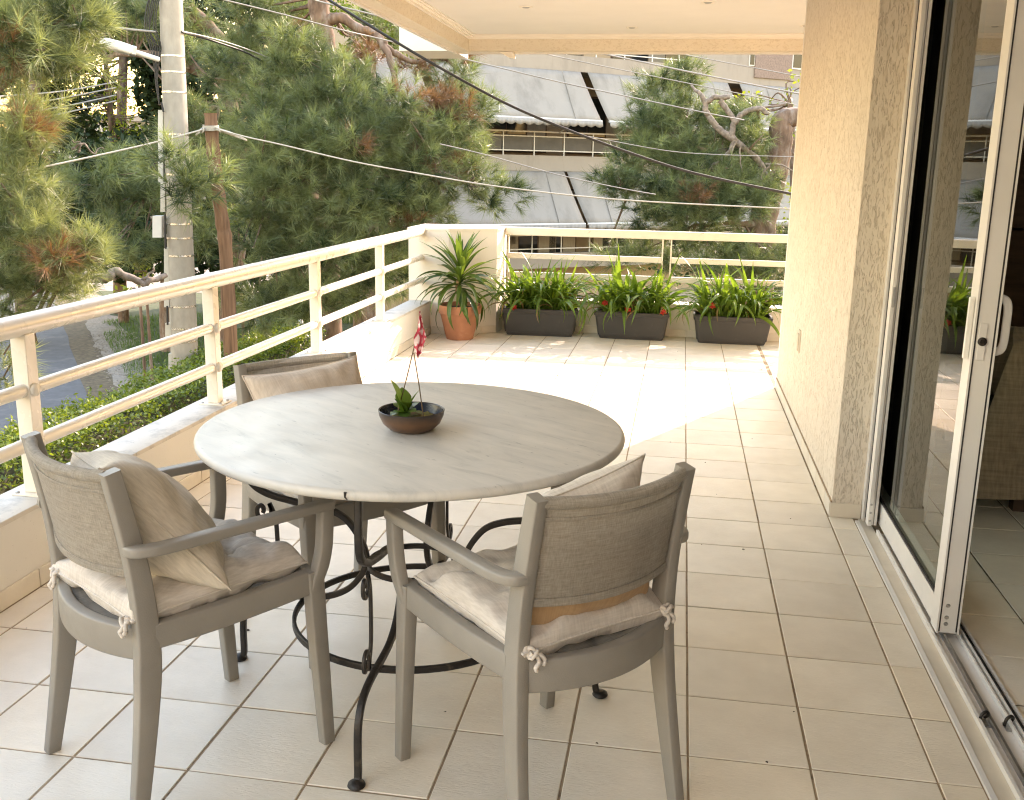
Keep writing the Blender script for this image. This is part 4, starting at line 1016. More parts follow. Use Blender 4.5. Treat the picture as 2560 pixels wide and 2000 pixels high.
dryl = [leaf_mesh(0.42, 0.026, dr, 0.5, 10, 1.5, 0.6, 0.4, name='leaf', peak=0.4) for dr in (2.2, 3.2)]
for me in dryl: me.materials.append(MT['dryleaf'])
petal = leaf_mesh(0.036, 0.022, 0.6, 0.2, 5, 1.6, 0.3, name='petal', peak=0.5); petal.materials.append(MT['petal'])
def planter(x0, x1, yf, dep, label, plabel, seed, nl, hi, flowers, rz=0.0):
    rnd = random.Random(seed); xc = (x0 + x1) / 2; w = x1 - x0; ctr = Vector((xc, yf + dep / 2, 0))
    t = thing('planter_box', label, 'planter', ctr, rz, 'charcoal planter boxes', world=False)
    def ring(z, ex, ey, r=0.03):
        return [(sx * (w / 2 + ex - r) + r * math.cos(R(a)), sy * (dep / 2 + ey - r) + r * math.sin(R(a)), z)
                for sx, sy, a0 in ((1, 1, 0), (-1, 1, 90), (-1, -1, 180), (1, -1, 270)) for a in (a0, a0 + 30, a0 + 60, a0 + 90)]
    lev = [(0.0, -0.03, -0.03), (0.012, -0.024, -0.024), (0.028, -0.022, -0.022), (0.030, -0.013, -0.013), (0.20, 0.012, 0.012), (0.203, 0.020, 0.020), (0.236, 0.026, 0.026), (0.240, 0.023, 0.023), (0.240, 0.008, 0.008), (0.215, 0.004, 0.004)]
    vv = []; n = 16
    for z, ex, ey in lev: vv += ring(z, ex, ey)
    ff = [(k * n + i, k * n + (i + 1) % n, (k + 1) * n + (i + 1) % n, (k + 1) * n + i) for k in range(len(lev) - 1) for i in range(n)] + [tuple(range(n - 1, -1, -1))]
    o = link('box', MB().add(vv, ff).mesh('box'), 'planter', None, 30); o.parent = t
    o = link('soil', MB().add(ring(0.214, 0.003, 0.003) + [(0, 0, 0.224)], [(i, (i + 1) % 16, 16) for i in range(16)]).mesh('soil'), 'soil', None, None); o.parent = t
    pl = thing('strap_leaf_plant', plabel, 'plant', ctr + Vector((0, 0, 0.215)), rz, 'strap leaved plants in the planters', world=False)
    crowns = 7
    for k in range(nl):
        c = k % crowns; cx = lerp(-w / 2 + 0.05, w / 2 - 0.05, (c + 0.5) / crowns) + rnd.uniform(-.03, .03)
        cy = rnd.uniform(-dep / 2 + 0.05, dep / 2 - 0.05)
        az = rnd.uniform(0, 2 * math.pi); el = rnd.gauss(62, 16)
        out = (cx / (w / 2))
        if rnd.random() < 0.45: az = math.atan2(out * 1.4 + rnd.gauss(0, .6), -0.9 + rnd.gauss(0, .7)); az = -az
        el = max(18, min(89, el)); d = rnd.choices(range(6), (hi, 2, 4, 5, 4, 2.5))[0]
        if d <= 0: el = rnd.uniform(66, 90)
        put_leaf(rnd.choice(dryl) if rnd.random() < 0.05 else lleaf[d], pl, (cx, cy, 0.0), az, R(el), rnd.uniform(-.6, .6), rnd.uniform(0.62, 1.05))
    for fx, fy, fz in flowers:
        fl = link('flower', MB().tube([(fx, fy, 0.0), (fx + .004, fy - .004, fz * 0.5), (fx, fy, fz)], 0.002, 6).mesh('flower'), 'leaf', None, None); fl.parent = pl
        for q in range(6):
            o = bpy.data.objects.new('petal', petal); C.objects.link(o); o.parent = fl
            o.matrix_basis = Matrix.Translation((fx, fy, fz)) @ Matrix.Rotation(R(50), 4, 'X') @ Matrix.Rotation(q * 1.047, 4, 'Z') @ Matrix.Rotation(R(28), 4, 'X')
planter(-1.585, -0.955, 6.235, 0.27, 'charcoal plastic planter box next to the terracotta pot', 'tall strap leaved plant next to the dracaena', 31, 185, 2.2, ((-0.22, -0.15, 0.03),), R(2.5))
planter(-0.766, -0.165, 6.265, 0.26, 'charcoal plastic planter box between the other two planters', 'strap leaved plant with three low red flowers', 32, 165, 0.9, ((-0.23, -0.15, 0.095), (-0.03, -0.155, 0.045), (0.27, -0.15, 0.035)), R(-1.2))
planter(0.078, 0.690, 6.255, 0.26, 'charcoal plastic planter box against the plaster wall', 'strap leaved plant with one red flower beside the wall', 33, 175, 1.2, ((-0.18, -0.16, 0.11),), R(0.4))

# ================================================================== OUTDOORS
ZG = -3.2
def sheet(poly, z, name, mat):
    return struct(name, MB().add([(x, y, z) for x, y in poly], [tuple(range(len(poly)))]), mat)
gm = MB(); n = 60; S = 160.0
gv = [(-S + 2 * S * i / n, -S + 2 * S * j / n, ZG) for j in range(n + 1) for i in range(n + 1)]
struct('ground', gm.add(gv, [(j * (n + 1) + i, j * (n + 1) + i + 1, (j + 1) * (n + 1) + i + 1, (j + 1) * (n + 1) + i) for j in range(n) for i in range(n)]), 'earth')
e1 = onz(158, 814, ZG); e2 = onz(212, 972, ZG); pd = Vector((e1 - e2)); pd.z = 0; pd.normalize(); pn = Vector((-pd.y, pd.x, 0))
def wavy(p0, off, s0, s1, n, amp, seed):
    return [p0 + pd * lerp(s0, s1, k / n) + pn * (off + amp * noise.noise((k * 0.7, seed, 0))) for k in range(n + 1)]
def strip(a, b, z, name, mat):
    vv = [(p.x, p.y, z) for p in a] + [(p.x, p.y, z) for p in b]; m = len(a)
    return struct(name, MB().add(vv, [(k, k + 1, m + k + 1, m + k) for k in range(m - 1)]), mat)
B0 = Vector((e2.x, e2.y, 0))
strip(wavy(B0, 0, -24, 60, 60, 0.10, 1), wavy(B0, 3.6, -24, 60, 60, 0.10, 2), ZG + 0.004, 'path', 'path')
strip(wavy(B0, -1.55, -14, 30, 90, 0.45, 4), wavy(B0, -0.60, -14, 30, 90, 0.3, 5), ZG + 0.004, 'pale_gravel_strip', 'palegravel')
strip(wavy(B0, -10.5, -14, 34, 60, 0.6, 6), wavy(B0, -1.5, -14, 34, 90, 0.5, 7), ZG + 0.008, 'lawn', 'lawn')
sheet([(-60, 24.5), (-15.2, 31.5), (-14.5, 38), (-60, 60)], ZG + 0.012, 'far_paving', 'palegravel')
# stones in the gravel strip and pine litter: loose cover nobody could count
def scatter_quads(P, size, tint, up=0.6, aspect=0.55):
    n = len(P); nrm = rng.normal(size=(n, 3)); nrm[:, 2] = np.abs(nrm[:, 2]) + up; nrm /= np.linalg.norm(nrm, axis=1)[:, None]
    t = np.cross(nrm, rng.normal(size=(n, 3))); t /= np.linalg.norm(t, axis=1)[:, None]; b = np.cross(nrm, t)
    s = (size * rng.uniform(0.6, 1.25, n))[:, None]
    V = np.stack([P - t * s, P - b * s * aspect + nrm * s * 0.15, P + t * s, P + b * s * aspect + nrm * s * 0.15], 1).reshape(-1, 3)
    F = np.arange(4 * n).reshape(-1, 4)
    return V, F, np.repeat(tint, 4)
def pts_strip(n, o0, o1, s0, s1):
    o = rng.uniform(o0, o1, n); s = rng.uniform(s0, s1, n)
    P = np.zeros((n, 3)); P[:, 0] = B0.x + pd.x * s + pn.x * o; P[:, 1] = B0.y + pd.y * s + pn.y * o; P[:, 2] = ZG
    return P
# grass blades
P = pts_strip(42000, -9.0, -0.9, -4, 10)
keep = np.array([noise.noise((p[0] * 0.5, p[1] * 0.5, 0)) > -0.22 for p in P]); P = P[keep]; n = len(P)
d = rng.normal(size=(n, 2)); d /= np.linalg.norm(d, axis=1)[:, None]; h = rng.uniform(0.05, 0.16, n); lean = rng.uniform(0.02, 0.09, n); w = 0.006
V = np.zeros((n, 3, 3)); V[:, 0] = P; V[:, 1] = P; V[:, 2] = P
V[:, 0, :2] -= d[:, ::-1] * [1, -1] * w; V[:, 1, :2] += d[:, ::-1] * [1, -1] * w
V[:, 2, :2] += d * lean[:, None]; V[:, 2, 2] += h
me = fastmesh('lawn_grass', V.reshape(-1, 3), np.arange(3 * n).reshape(-1, 3), np.repeat(rng.uniform(0, 0.78, n), 3))
me.materials.append(MT['grass']); o = bpy.data.objects.new('lawn_grass', me); C.objects.link(o)
setp(o, 'short green grass beside the pale gravel strip', 'grass', kind='stuff')
# pebbles
mb = MB(); rs = random.Random(5)
for p in pts_strip(1500, -1.75, -0.5, -4, 7):
    s = rs.uniform(0.012, 0.04); k = len(mb.v)
    mb.add([(p[0] + s * a, p[1] + s * b, p[2] + s * c) for a, b, c in ((1, 0, 0.2), (0.2, 1, 0.25), (-0.9, 0.3, 0.2), (-0.2, -1, 0.2), (0.1, 0.05, 0.75))], [(0, 1, 4), (1, 2, 4), (2, 3, 4), (3, 0, 4)])
o = link('gravel', mb.mesh('gravel'), 'palegravel'); setp(o, 'loose pale pebbles along the path edge', 'gravel', kind='stuff')

# ---- hedge
def leaf_cloud(name, P, size, mat, parent, tint, label=None, up=0.5):
    V, F, tn = scatter_quads(P, size, tint, up); me = fastmesh(name, V, F, tn); me.materials.append(MT[mat])
    o = bpy.data.objects.new(name, me); C.objects.link(o); o.parent = parent
    if parent is not None and parent.get('_wl'): o.matrix_parent_inverse = Matrix.Translation(-Vector(parent.location))
    if parent is not None: o['kind'] = 'stuff'
    return o
hx0, hx1, hz = -6.62, -5.80, -1.22
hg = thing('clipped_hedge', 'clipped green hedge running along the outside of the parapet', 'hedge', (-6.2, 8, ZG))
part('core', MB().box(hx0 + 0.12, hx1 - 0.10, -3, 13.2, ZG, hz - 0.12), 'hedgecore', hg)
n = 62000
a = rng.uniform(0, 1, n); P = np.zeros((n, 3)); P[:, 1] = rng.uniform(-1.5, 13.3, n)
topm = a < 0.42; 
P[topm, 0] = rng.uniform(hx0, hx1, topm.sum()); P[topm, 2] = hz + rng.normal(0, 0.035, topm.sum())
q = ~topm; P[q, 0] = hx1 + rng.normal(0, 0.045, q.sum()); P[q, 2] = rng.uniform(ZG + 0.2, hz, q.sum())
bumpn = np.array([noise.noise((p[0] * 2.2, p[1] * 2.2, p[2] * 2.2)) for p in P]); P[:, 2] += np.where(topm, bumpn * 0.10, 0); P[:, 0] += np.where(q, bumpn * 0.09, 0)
leaf_cloud('foliage', P, 0.027, 'hedge', hg, np.clip(rng.normal(0.34, 0.20, n) + np.where(topm, 0.34, 0), 0, 0.78))  # top leaves tinted lighter than the face: sunlight put into the tint
# upright shoots on top
m_ = 700; P2 = np.zeros((m_ * 5, 3)); by_ = rng.uniform(-1, 13.2, m_); bx_ = rng.uniform(hx0, hx1, m_); hh = rng.uniform(0.04, 0.16, m_)
for k in range(5):
    P2[k::5, 0] = bx_ + rng.normal(0, .012, m_); P2[k::5, 1] = by_ + rng.normal(0, .012, m_); P2[k::5, 2] = hz + hh * (k + 1) / 5
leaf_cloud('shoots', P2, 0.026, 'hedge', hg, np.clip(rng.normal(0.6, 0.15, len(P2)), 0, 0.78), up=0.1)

# ---- utility pole
PD = 14.3
pb = atd(462, 900, PD); ptp = atd(421, -160, PD); k = (ZG - pb.z) / (ptp.z - pb.z); base = pb + (ptp - pb) * k; tip = ptp
base = Vector((base.x, base.y, ZG))
up_ = thing('utility_pole', 'tall tapered concrete utility pole with steel bands behind the hedge', 'utility pole', base)
pw_ = lambda t: lerp(0.200, 0.136, t)
npl = 24; pp = [base.lerp(tip, k / npl) for k in range(npl + 1)]
part('shaft', MB().tube(pp, [pw_(k / npl) for k in range(npl + 1)], 28, up=(0, 1, 0)), 'concrete', up_, 60)
def pole_at(v):
    lo, hi = 0.0, 1.0
    for _ in range(40):
        mid = (lo + hi) / 2; p = base.lerp(tip, mid); dd = np.array(p) - CAM; vv_ = 1000 - FPX * (dd @ UP) / (dd @ FW)
        if vv_ > v: lo = mid
        else: hi = mid
    return base.lerp(tip, lo), pw_(lo)
for v in (141, 181, 231, 336, 382, 436, 559, 594, 638, 764, 818, 850):
    p, r = pole_at(v)
    part('steel_band', MB().lathe([(r + 0.001, -0.011), (r + 0.005, -0.010), (r + 0.005, 0.010), (r + 0.001, 0.011)], 28, p), 'band', up_, 40)
def beside(u, v): return atd(u, v, PD - 0.12)
def rect_px(u0, v0, u1, v1, D, th):
    a, b, c, d_ = (atd(u0, v0, D), atd(u1, v0, D), atd(u1, v1, D), atd(u0, v1, D))
    f = Vector((FW[0], FW[1], 0)).normalized() * th
    return MB().add([a, b, c, d_, a + f, b + f, c + f, d_ + f], [(3, 2, 1, 0), (4, 5, 6, 7), (0, 1, 5, 4), (1, 2, 6, 5), (2, 3, 7, 6), (3, 0, 4, 7)])
for (u0, v0, u1, v1) in ((395, 275, 407, 456), (401, 456, 412, 530), (410, 620, 423, 768), (413, 808, 430, 860), (421, 884, 433, 930)):
    part('conduit', rect_px(u0, v0, u1, v1, PD - 0.06, 0.07), 'conduit', up_)
for us in ((403, 255, 409, 280), (412, 535, 414, 622), (418, 765, 419, 812)):
    part('riser_cable', MB().tube([beside(us[0], us[1]), beside(us[2], us[3])], 0.014, 8, up=(0, 1, 0)), 'cable', up_)
jbx = part('meter_box', rect_px(381, 540, 404, 594, PD - 0.10, 0.16), 'box', up_)
part('box_bracket', rect_px(404.3, 554, 424, 560, PD - 0.02, 0.05), 'box', up_); part('box_bracket', rect_px(404.3, 586, 424, 592, PD - 0.02, 0.05), 'box', up_)
# loop of cables near the top
for k in range(7):
    rs = random.Random(k); u = 372 + k * 4.5
    pts = [beside(u + 10 + rs.uniform(-4, 4), -40), beside(u - 6, 20), beside(u - 12 + rs.uniform(-5, 5), 75), beside(u + 4, 120), beside(392 + rs.uniform(-4, 3), 200), beside(398, 262)]
    part('hanging_cable', MB().tube(catmull(pts, 5), 0.008, 6, up=(0, 1, 0)), 'cable', up_, 60)
# street lamp on the pole
la = thing('street_lamp', 'grey street lamp head on an arm from the concrete pole', 'street lamp', beside(395, 150))
a_, b_ = beside(397, 149), atd(318, 124, PD - 0.3)
part('arm', MB().tube([a_, b_], 0.033, 10), 'box', la, 60)
c_, d_ = atd(330, 127, PD - 0.3), atd(252, 104, PD - 0.4)
part('head', MB().sweep([c_, c_.lerp(d_, 0.12), c_.lerp(d_, 0.5), c_.lerp(d_, 0.9), d_], rectprof(1, 1, 0.4), scales=[(0.05, 0.04), (0.085, 0.06), (0.105, 0.062), (0.10, 0.055), (0.05, 0.03)]), 'box', la, 50)
part('clamp', MB().sweep([c_.lerp(d_, -0.10), c_.lerp(d_, 0.06)], rectprof(0.06, 0.06, 0.02)), 'steel', la)

# ---- weathered wooden post
WD = 13.95
wpts = [atd(566, 665, WD), atd(556, 560, WD), atd(541, 455, WD), atd(532, 370, WD), atd(526, 283, WD)]
wb = Vector((wpts[0].x, wpts[0].y, ZG)); wpts = [wb] + wpts
wp = thing('wooden_post', 'weathered brown wooden post with a pale rope tied to it', 'wooden post', wb)
cp = catmull(wpts, 6)
prf = [(math.cos(2 * math.pi * k / 12) * (1 + 0.16 * math.sin(k * 2.3)), math.sin(2 * math.pi * k / 12) * (1 + 0.16 * math.cos(k * 1.9))) for k in range(12)]
part('trunk', MB().sweep(cp, prf, up=(0, 1, 0), scales=[0.092 - 0.012 * k / len(cp) + 0.006 * math.sin(k * 1.7) for k in range(len(cp))]), 'postwood', wp, 50)
q = atd(527, 319, WD); mb = MB()
for k in range(4): mb.tube([q + Vector((0.095 * math.cos(t), 0.095 * math.sin(t), 0.016 * k - 0.03 + 0.008 * math.sin(t))) for t in np.linspace(0, 6.28, 18)], 0.011, 6)
for du, dv, s in ((-18, 4, -1), (-30, 9, -1), (20, 3, 1), (55, 14, 1), (72, 22, 1)):
    e_ = atd(527 + du, 319 + dv, WD - 0.15); m2 = atd(527 + du * 1.25, 319 + dv + 10, WD - 0.1)
    mb.tube(catmull([q + Vector((0.08 * s, -0.05, 0)), e_, m2, e_ + Vector((0, 0, -0.02)), q + Vector((0.08 * s, -0.05, -0.02))], 4), 0.0085, 6)
part('rope_knot', mb, 'rope', wp, 60)

# ---- overhead wires: (pixels, distances, radius, material, label)
W_ = [([(815, -5), (947, 78), (1082, 159), (1258, 255), (1400, 317), (1560, 377), (1739, 434), (1985, 486)], (9, 9.3), 0.012, 'cable', 'thick black cable sagging in front of the large pine'),
      ([(-40, 22), (0, 30), (223, 62), (392, 80)], (13, 14.2), 0.014, 'wire', 'pale cable strung to the top bracket of the concrete pole'),
      ([(455, 80), (550, 108), (638, 143), (737, 215), (860, 340)], (14.2, 17.5), 0.014, 'cable', 'dark cable running from the concrete pole into the pine'),
      ([(455, 78), (560, 104), (660, 140), (760, 190), (860, 300)], (14.2, 17.5), 0.010, 'wire', 'grey cable running from the concrete pole into the pine'),
      ([(-40, 450), (0, 440), (140, 411), (279, 381), (400, 353), (510, 323)], (12, 13.85), 0.011, 'rope', 'pale rope tied to the wooden post, crossing the concrete pole'),
      ([(540, 322), (618, 343), (700, 361), (883, 404), (1059, 436), (1258, 468), (1560, 500), (1978, 522)], (13.85, 12.6), 0.009, 'rope', 'pale rope from the wooden post past the awnings'),
      ([(540, -5), (700, 34), (860, 76), (955, 98), (1184, 153), (1400, 205), (1560, 239), (1759, 281), (1860, 300)], (11, 14), 0.008, 'wire', 'thin grey wire crossing the upper awnings'),
      ([(775, -6), (800, 4), (923, 34), (1010, 58)], (10, 10.5), 0.008, 'wire', 'thin grey wire passing just under the ceiling beam'),
      ([(1480, 128), (1511, 135), (1798, 195), (2002, 235), (2100, 255)], (11, 13), 0.009, 'wire', 'grey wire crossing the bare wall of the apartment block'),
      ([(1330, 125), (1400, 143), (1655, 195), (1854, 235), (1990, 262)], (12, 14), 0.006, 'wire', 'thin wire crossing the stained balcony band'),
      ([(1670, 128), (1703, 135), (1978, 187), (2100, 210)], (12, 14), 0.006, 'wire', 'thin wire crossing the brown panel of the apartment block'),
      ([(1100, 360), (1214, 387), (1400, 438), (1560, 472), (1639, 486)], (13, 14), 0.007, 'wire', 'thin wire crossing the lower awnings'),
      ([(1472, 341), (1655, 375), (1783, 386), (1990, 392)], (13, 14), 0.005, 'wire', 'thin wire running into the broken pine'),
      ([(-40, 247), (0, 241), (110, 233), (191, 223), (290, 205)], (18, 20), 0.012, 'wire', 'uppermost of four parallel wires left of the concrete pole'),
      ([(-40, 268), (0, 263), (110, 253), (191, 239), (290, 219)], (18, 20), 0.012, 'wire', 'second of four parallel wires left of the concrete pole'),
      ([(-40, 287), (0, 283), (110, 274), (195, 259), (290, 238)], (18, 20), 0.012, 'wire', 'third of four parallel wires left of the concrete pole'),
      ([(-40, 304), (0, 301), (110, 292), (195, 275), (290, 252)], (18, 20), 0.012, 'wire', 'lowest of four parallel wires left of the concrete pole')]
for px, (d0, d1), r, mt, lb in W_:
    L = len(px) - 1
    pts = [atd(u, v, lerp(d0, d1, k / L)) for k, (u, v) in enumerate(px)]
    solo('overhead_wire', MB().tube(catmull(pts, 6), r, 7), mt, lb, 'wire', 'overhead wires', 70)

# ================================================================== PINE TREES
def tuft_cloud(P, A, length, width, nn, spread, tint, tip=0.0):
    """P tuft positions, A unit axes; nn needle triangles per tuft"""
    n = len(P)
    ref = rng.normal(size=(n, 3)); e1_ = np.cross(A, ref); e1_ /= np.linalg.norm(e1_, axis=1)[:, None]; e2_ = np.cross(A, e1_)
    ph = rng.uniform(0, 2 * np.pi, (n, nn)); th = np.abs(rng.normal(0, 1, (n, nn))) * spread + 0.12; th = np.minimum(th, 1.9)
    D = (A[:, None, :] * np.cos(th)[..., None] + (e1_[:, None, :] * np.cos(ph)[..., None] + e2_[:, None, :] * np.sin(ph)[..., None]) * np.sin(th)[..., None])
    Ln = (length * rng.uniform(0.65, 1.15, (n, nn)))[..., None] if np.isscalar(length) else (length[:, None] * rng.uniform(0.65, 1.15, (n, nn)))[..., None]
    B = P[:, None, :] + A[:, None, :] * (rng.uniform(-0.5, 0.5, (n, nn))[..., None] * Ln * 0.7)
    sd = np.cross(D, rng.normal(size=(n, nn, 3))); sd /= np.linalg.norm(sd, axis=2)[..., None]
    W = width if np.isscalar(width) else width[:, None, None]
    T_ = B + D * Ln; T_[..., 2] -= 0.12 * Ln[..., 0]
    V = np.stack([B - sd * W, B + sd * W, T_], 2).reshape(-1, 3)
    F = np.arange(len(V)).reshape(-1, 3)
    tv = tint[:, None] + rng.normal(0, 0.06, (n, nn)); tv = np.where(tint[:, None] < 0.8, np.clip(tv, 0, 0.79), np.clip(tv, 0.86, 1.0))
    tn = np.repeat(tv.ravel(), 3)
    return V, F, tn
def blob_tufts(blobs, per_puff, dens, puff_r, brown=0.02):
    Ps, As, Ts, Cs = [], [], [], []
    for b in blobs:
        u, v, D, ru, rv = b[:5]; k = b[5] if len(b) > 5 else 1.0; br = b[6] if len(b) > 6 else brown
        c = np.array(atd(u, v, D)); dep = (c - CAM) @ FW; rx, rz_ = ru * dep / FPX, rv * dep / FPX; ry = min(rx, rz_) * 1.0 + 0.15
        npf = max(3, int(dens * k * (rx * rz_ + 0.5 * (rx + rz_) * ry) / (puff_r ** 2)))
        d = rng.normal(size=(npf, 3)); d /= np.linalg.norm(d, axis=1)[:, None]
        r = rng.uniform(0.35, 1.0, npf) ** 0.55
        pc = c + (RI * (d[:, 0] * rx * r)[:, None]) + np.array([FW[0], FW[1], 0]) * (d[:, 1] * ry * r)[:, None] + np.array([0, 0, 1.0]) * (d[:, 2] * rz_ * r)[:, None]
        for q, dd in zip(pc, d):
            m = per_puff; o = rng.normal(size=(m, 3)); o /= np.linalg.norm(o, axis=1)[:, None]; o[:, 2] = o[:, 2] * 0.8 + 0.15
            pr = puff_r * rng.uniform(0.75, 1.25); pos = q + o * (pr * rng.uniform(0.25, 1.0, m))[:, None]
            outw = RI * dd[0] + np.array([FW[0], FW[1], 0]) * dd[1] + np.array([0, 0, 1.0]) * dd[2]
            ax = o * 0.9 + outw * 0.45 + np.array([0, 0, 0.55]) + rng.normal(0, 0.25, (m, 3)); ax /= np.linalg.norm(ax, axis=1)[:, None]
            Ps.append(pos); As.append(ax)
            t0 = np.clip(rng.normal(0.40, 0.16), 0.05, 0.72)
            isb = rng.uniform() < br
            Ts.append(np.full(m, rng.uniform(0.88, 1.0)) if isb else np.clip(t0 + rng.normal(0, 0.15, m), 0, 0.78))
        Cs.append(pc)
    return np.concatenate(Ps), np.concatenate(As), np.concatenate(Ts), np.concatenate(Cs)
def limb(pts, r0, r1, n=9, wob=0.0):
    cp = catmull(pts, 6); m = len(cp)
    if wob:
        cp = [p + Vector((noise.noise((k * 0.35, 1.7, wob)), noise.noise((k * 0.35, 4.1, wob)), noise.noise((k * 0.35, 9.3, wob)))) * wob * (0 if k in (0, m - 1) else 1) for k, p in enumerate(cp)]
    prf = [(math.cos(2 * math.pi * k / n) * (1 + 0.12 * math.sin(k * 2.7)), math.sin(2 * math.pi * k / n) * (1 + 0.12 * math.cos(k * 2.1))) for k in range(n)]
    d = cp[-1] - cp[0]; up = (0, 1, 0.05) if abs(d.z) > 0.6 * d.length else (0.02, 0.05, 1)
    return MB().sweep(cp, prf, up=up, scales=[lerp(r0, r1, (k / (m - 1)) ** 0.8) * (1 + 0.08 * math.sin(k * 1.9)) for k in range(m)])
def pine(label, trunk, blobs, limbs=(), per=6, dens=2.4, pr=0.30, needle=0.250, width=0.0031, nn=62, spread=0.85, brown=0.02, mat='pine', name='pine_tree', cat='tree', twigs=40, group='pine trees beyond the parapet', tmat='bark', dead=()):
    tr = [atd(u, v, D) for u, v, D, r in trunk]; b = Vector((tr[0].x, tr[0].y, ZG))
    t = thing(name, label, cat, b, 0, group)
    pts = [b] + tr if tr[0].z > ZG + 0.3 else tr
    rr = [trunk[0][3] * 1.15] + [q[3] for q in trunk] if len(pts) > len(tr) else [q[3] for q in trunk]
    cp = catmull(pts, 6); n = len(cp)
    sc = [np.interp(k / (n - 1) * (len(rr) - 1), range(len(rr)), rr) * (1 + 0.06 * math.sin(k * 2.3)) for k in range(n)]
    prf = [(math.cos(2 * math.pi * k / 14) * (1 + 0.10 * math.sin(k * 2.7)), math.sin(2 * math.pi * k / 14) * (1 + 0.10 * math.cos(k * 2.1))) for k in range(14)]
    tk = part('trunk', MB().sweep(cp, prf, up=(0, 1, 0.03), scales=sc), tmat, t, 60)
    for L in limbs:
        sub('limb', limb([atd(u, v, D) for u, v, D in L[0]], L[1], L[2], wob=L[3] if len(L) > 3 else 0.06), tmat, tk, 60)
    for L in dead:
        sub('dead_limb', limb([atd(u, v, D) for u, v, D in L[0]], L[1], L[2], wob=L[3] if len(L) > 3 else 0.04), 'drywood', tk, 60)
    P, A, Tn, PCs = blob_tufts(blobs, per, dens, pr, brown)
    V, F, tn = tuft_cloud(P, A, needle, width, nn, spread, Tn)
    me = fastmesh('crown', V, F, tn); me.materials.append(MT[mat])
    o = bpy.data.objects.new('crown', me); C.objects.link(o); o.parent = t; o.matrix_parent_inverse = Matrix.Translation(-b)
    # twigs reaching from the trunk or limbs to the puffs
    if twigs:
        src = [Vector(p) for p in cp[n // 3:]]
        for L in list(limbs) + list(dead): src += [Vector(x) for x in catmull([atd(u, v, D) for u, v, D in L[0]], 4)]
        mb = MB(); sel = rng.choice(len(PCs), min(twigs, len(PCs)), replace=False)
        for q in sel:
            p = Vector(PCs[q]); s = min(src, key=lambda a: (a - p).length)
            if (s - p).length > 3.5: continue
            mid = s.lerp(p, 0.5) + Vector((0, 0, -0.08 * (s - p).length)) + Vector(rng.normal(0, 0.05, 3))
            mb.tube(catmull([s, mid, p], 4), [lerp(0.028, 0.007, k / 8) for k in range(9)], 5, up=(0.1, 0.9, 0.3))
        w = part('twigs', mb, tmat, t, 60, kind='stuff')
    return t

pine('large bushy pine with brown dead clumps in front of the awnings', [(815, 640, 17.3, .24), (822, 400, 17.3, .21), (826, 250, 17.2, .19), (812, 110, 17.2, .18), (798, 30, 17.2, .17), (785, -80, 17.2, .16)],
     [(640, 50, 18, 110, 70), (600, 170, 17.6, 70, 70), (735, 165, 16.2, 70, 85, 1.3), (850, 195, 16.2, 70, 60, 1.2), (800, 275, 15.6, 110, 70, 1.2), (965, 275, 15.6, 85, 62, 1.3), (1085, 335, 16, 85, 62, 1.2), (1178, 270, 16.6, 42, 62),
      (1135, 170, 17, 62, 45), (930, 60, 18.5, 70, 45, .5), (1040, 70, 19, 60, 40, .5), (860, 370, 15.2, 125, 75, 1.2), (715, 385, 15.2, 105, 95, 1.2), (1010, 425, 15.6, 110, 62, 1.1), (1165, 440, 16, 72, 50), (1240, 485, 16.4, 52, 36),
      (680, 500, 15.1, 105, 80), (850, 505, 15.2, 135, 70, 1.2), (990, 520, 15.6, 105, 52, 1.2), (1090, 520, 16, 60, 40), (640, 290, 15.8, 75, 80), (780, 600, 15, 115, 52), (655, 625, 14.8, 70, 45, .8), (950, 610, 15.4, 85, 42), (880, 690, 15.6, 80, 60, .8),
      (650, 760, 15.2, 90, 60, .8), (760, 730, 15.2, 80, 70, .8), (985, 700, 16, 55, 50, .9), (905, 745, 15.8, 45, 40, .6),
      (935, 130, 17, 32, 22, .8, 1.0), (1040, 165, 17, 42, 24, .7, .8), (1090, 255, 16.2, 48, 30, 1.1, 1.0), (1150, 285, 16.2, 42, 24, 1, .9), (1050, 400, 15.8, 40, 22, .8, .9), (730, 85, 17, 26, 34, .8, 1.0), (1125, 420, 16, 30, 22, .7, .9), (1010, 575, 15.6, 40, 16, .6, .7)],
     [([(803, 60, 17.2), (850, 45, 17.1), (900, 68, 17), (952, 100, 16.8), (975, 160, 16.6), (1003, 235, 16.4), (1060, 268, 16.2)], .10, .03), ([(955, 105, 16.8), (985, 132, 16.8), (1040, 150, 16.9), (1118, 150, 17)], .07, .025), ([(1000, 230, 16.4), (1040, 262, 16.3), (1085, 280, 16.2)], .05, .02),
      ([(826, 140, 17.2), (850, 150, 17), (880, 168, 16.8), (900, 200, 16.5)], .08, .03), ([(822, 400, 17.3), (900, 430, 16.6), (1000, 445, 16), (1100, 455, 16)], .08, .02), ([(820, 500, 17.3), (740, 480, 16.2), (660, 470, 15.6)], .08, .025)],
     dead=[([(1075, 384, 15.8), (1098, 395, 15.7), (1112, 430, 15.7), (1150, 450, 15.8)], .03, .01), ([(1095, 430, 15.6), (1130, 440, 15.6), (1165, 455, 15.7)], .02, .008), ([(925, 185, 16.8), (930, 220, 16.8), (948, 270, 16.6)], .03, .01)],
     twigs=90, dens=4.3)
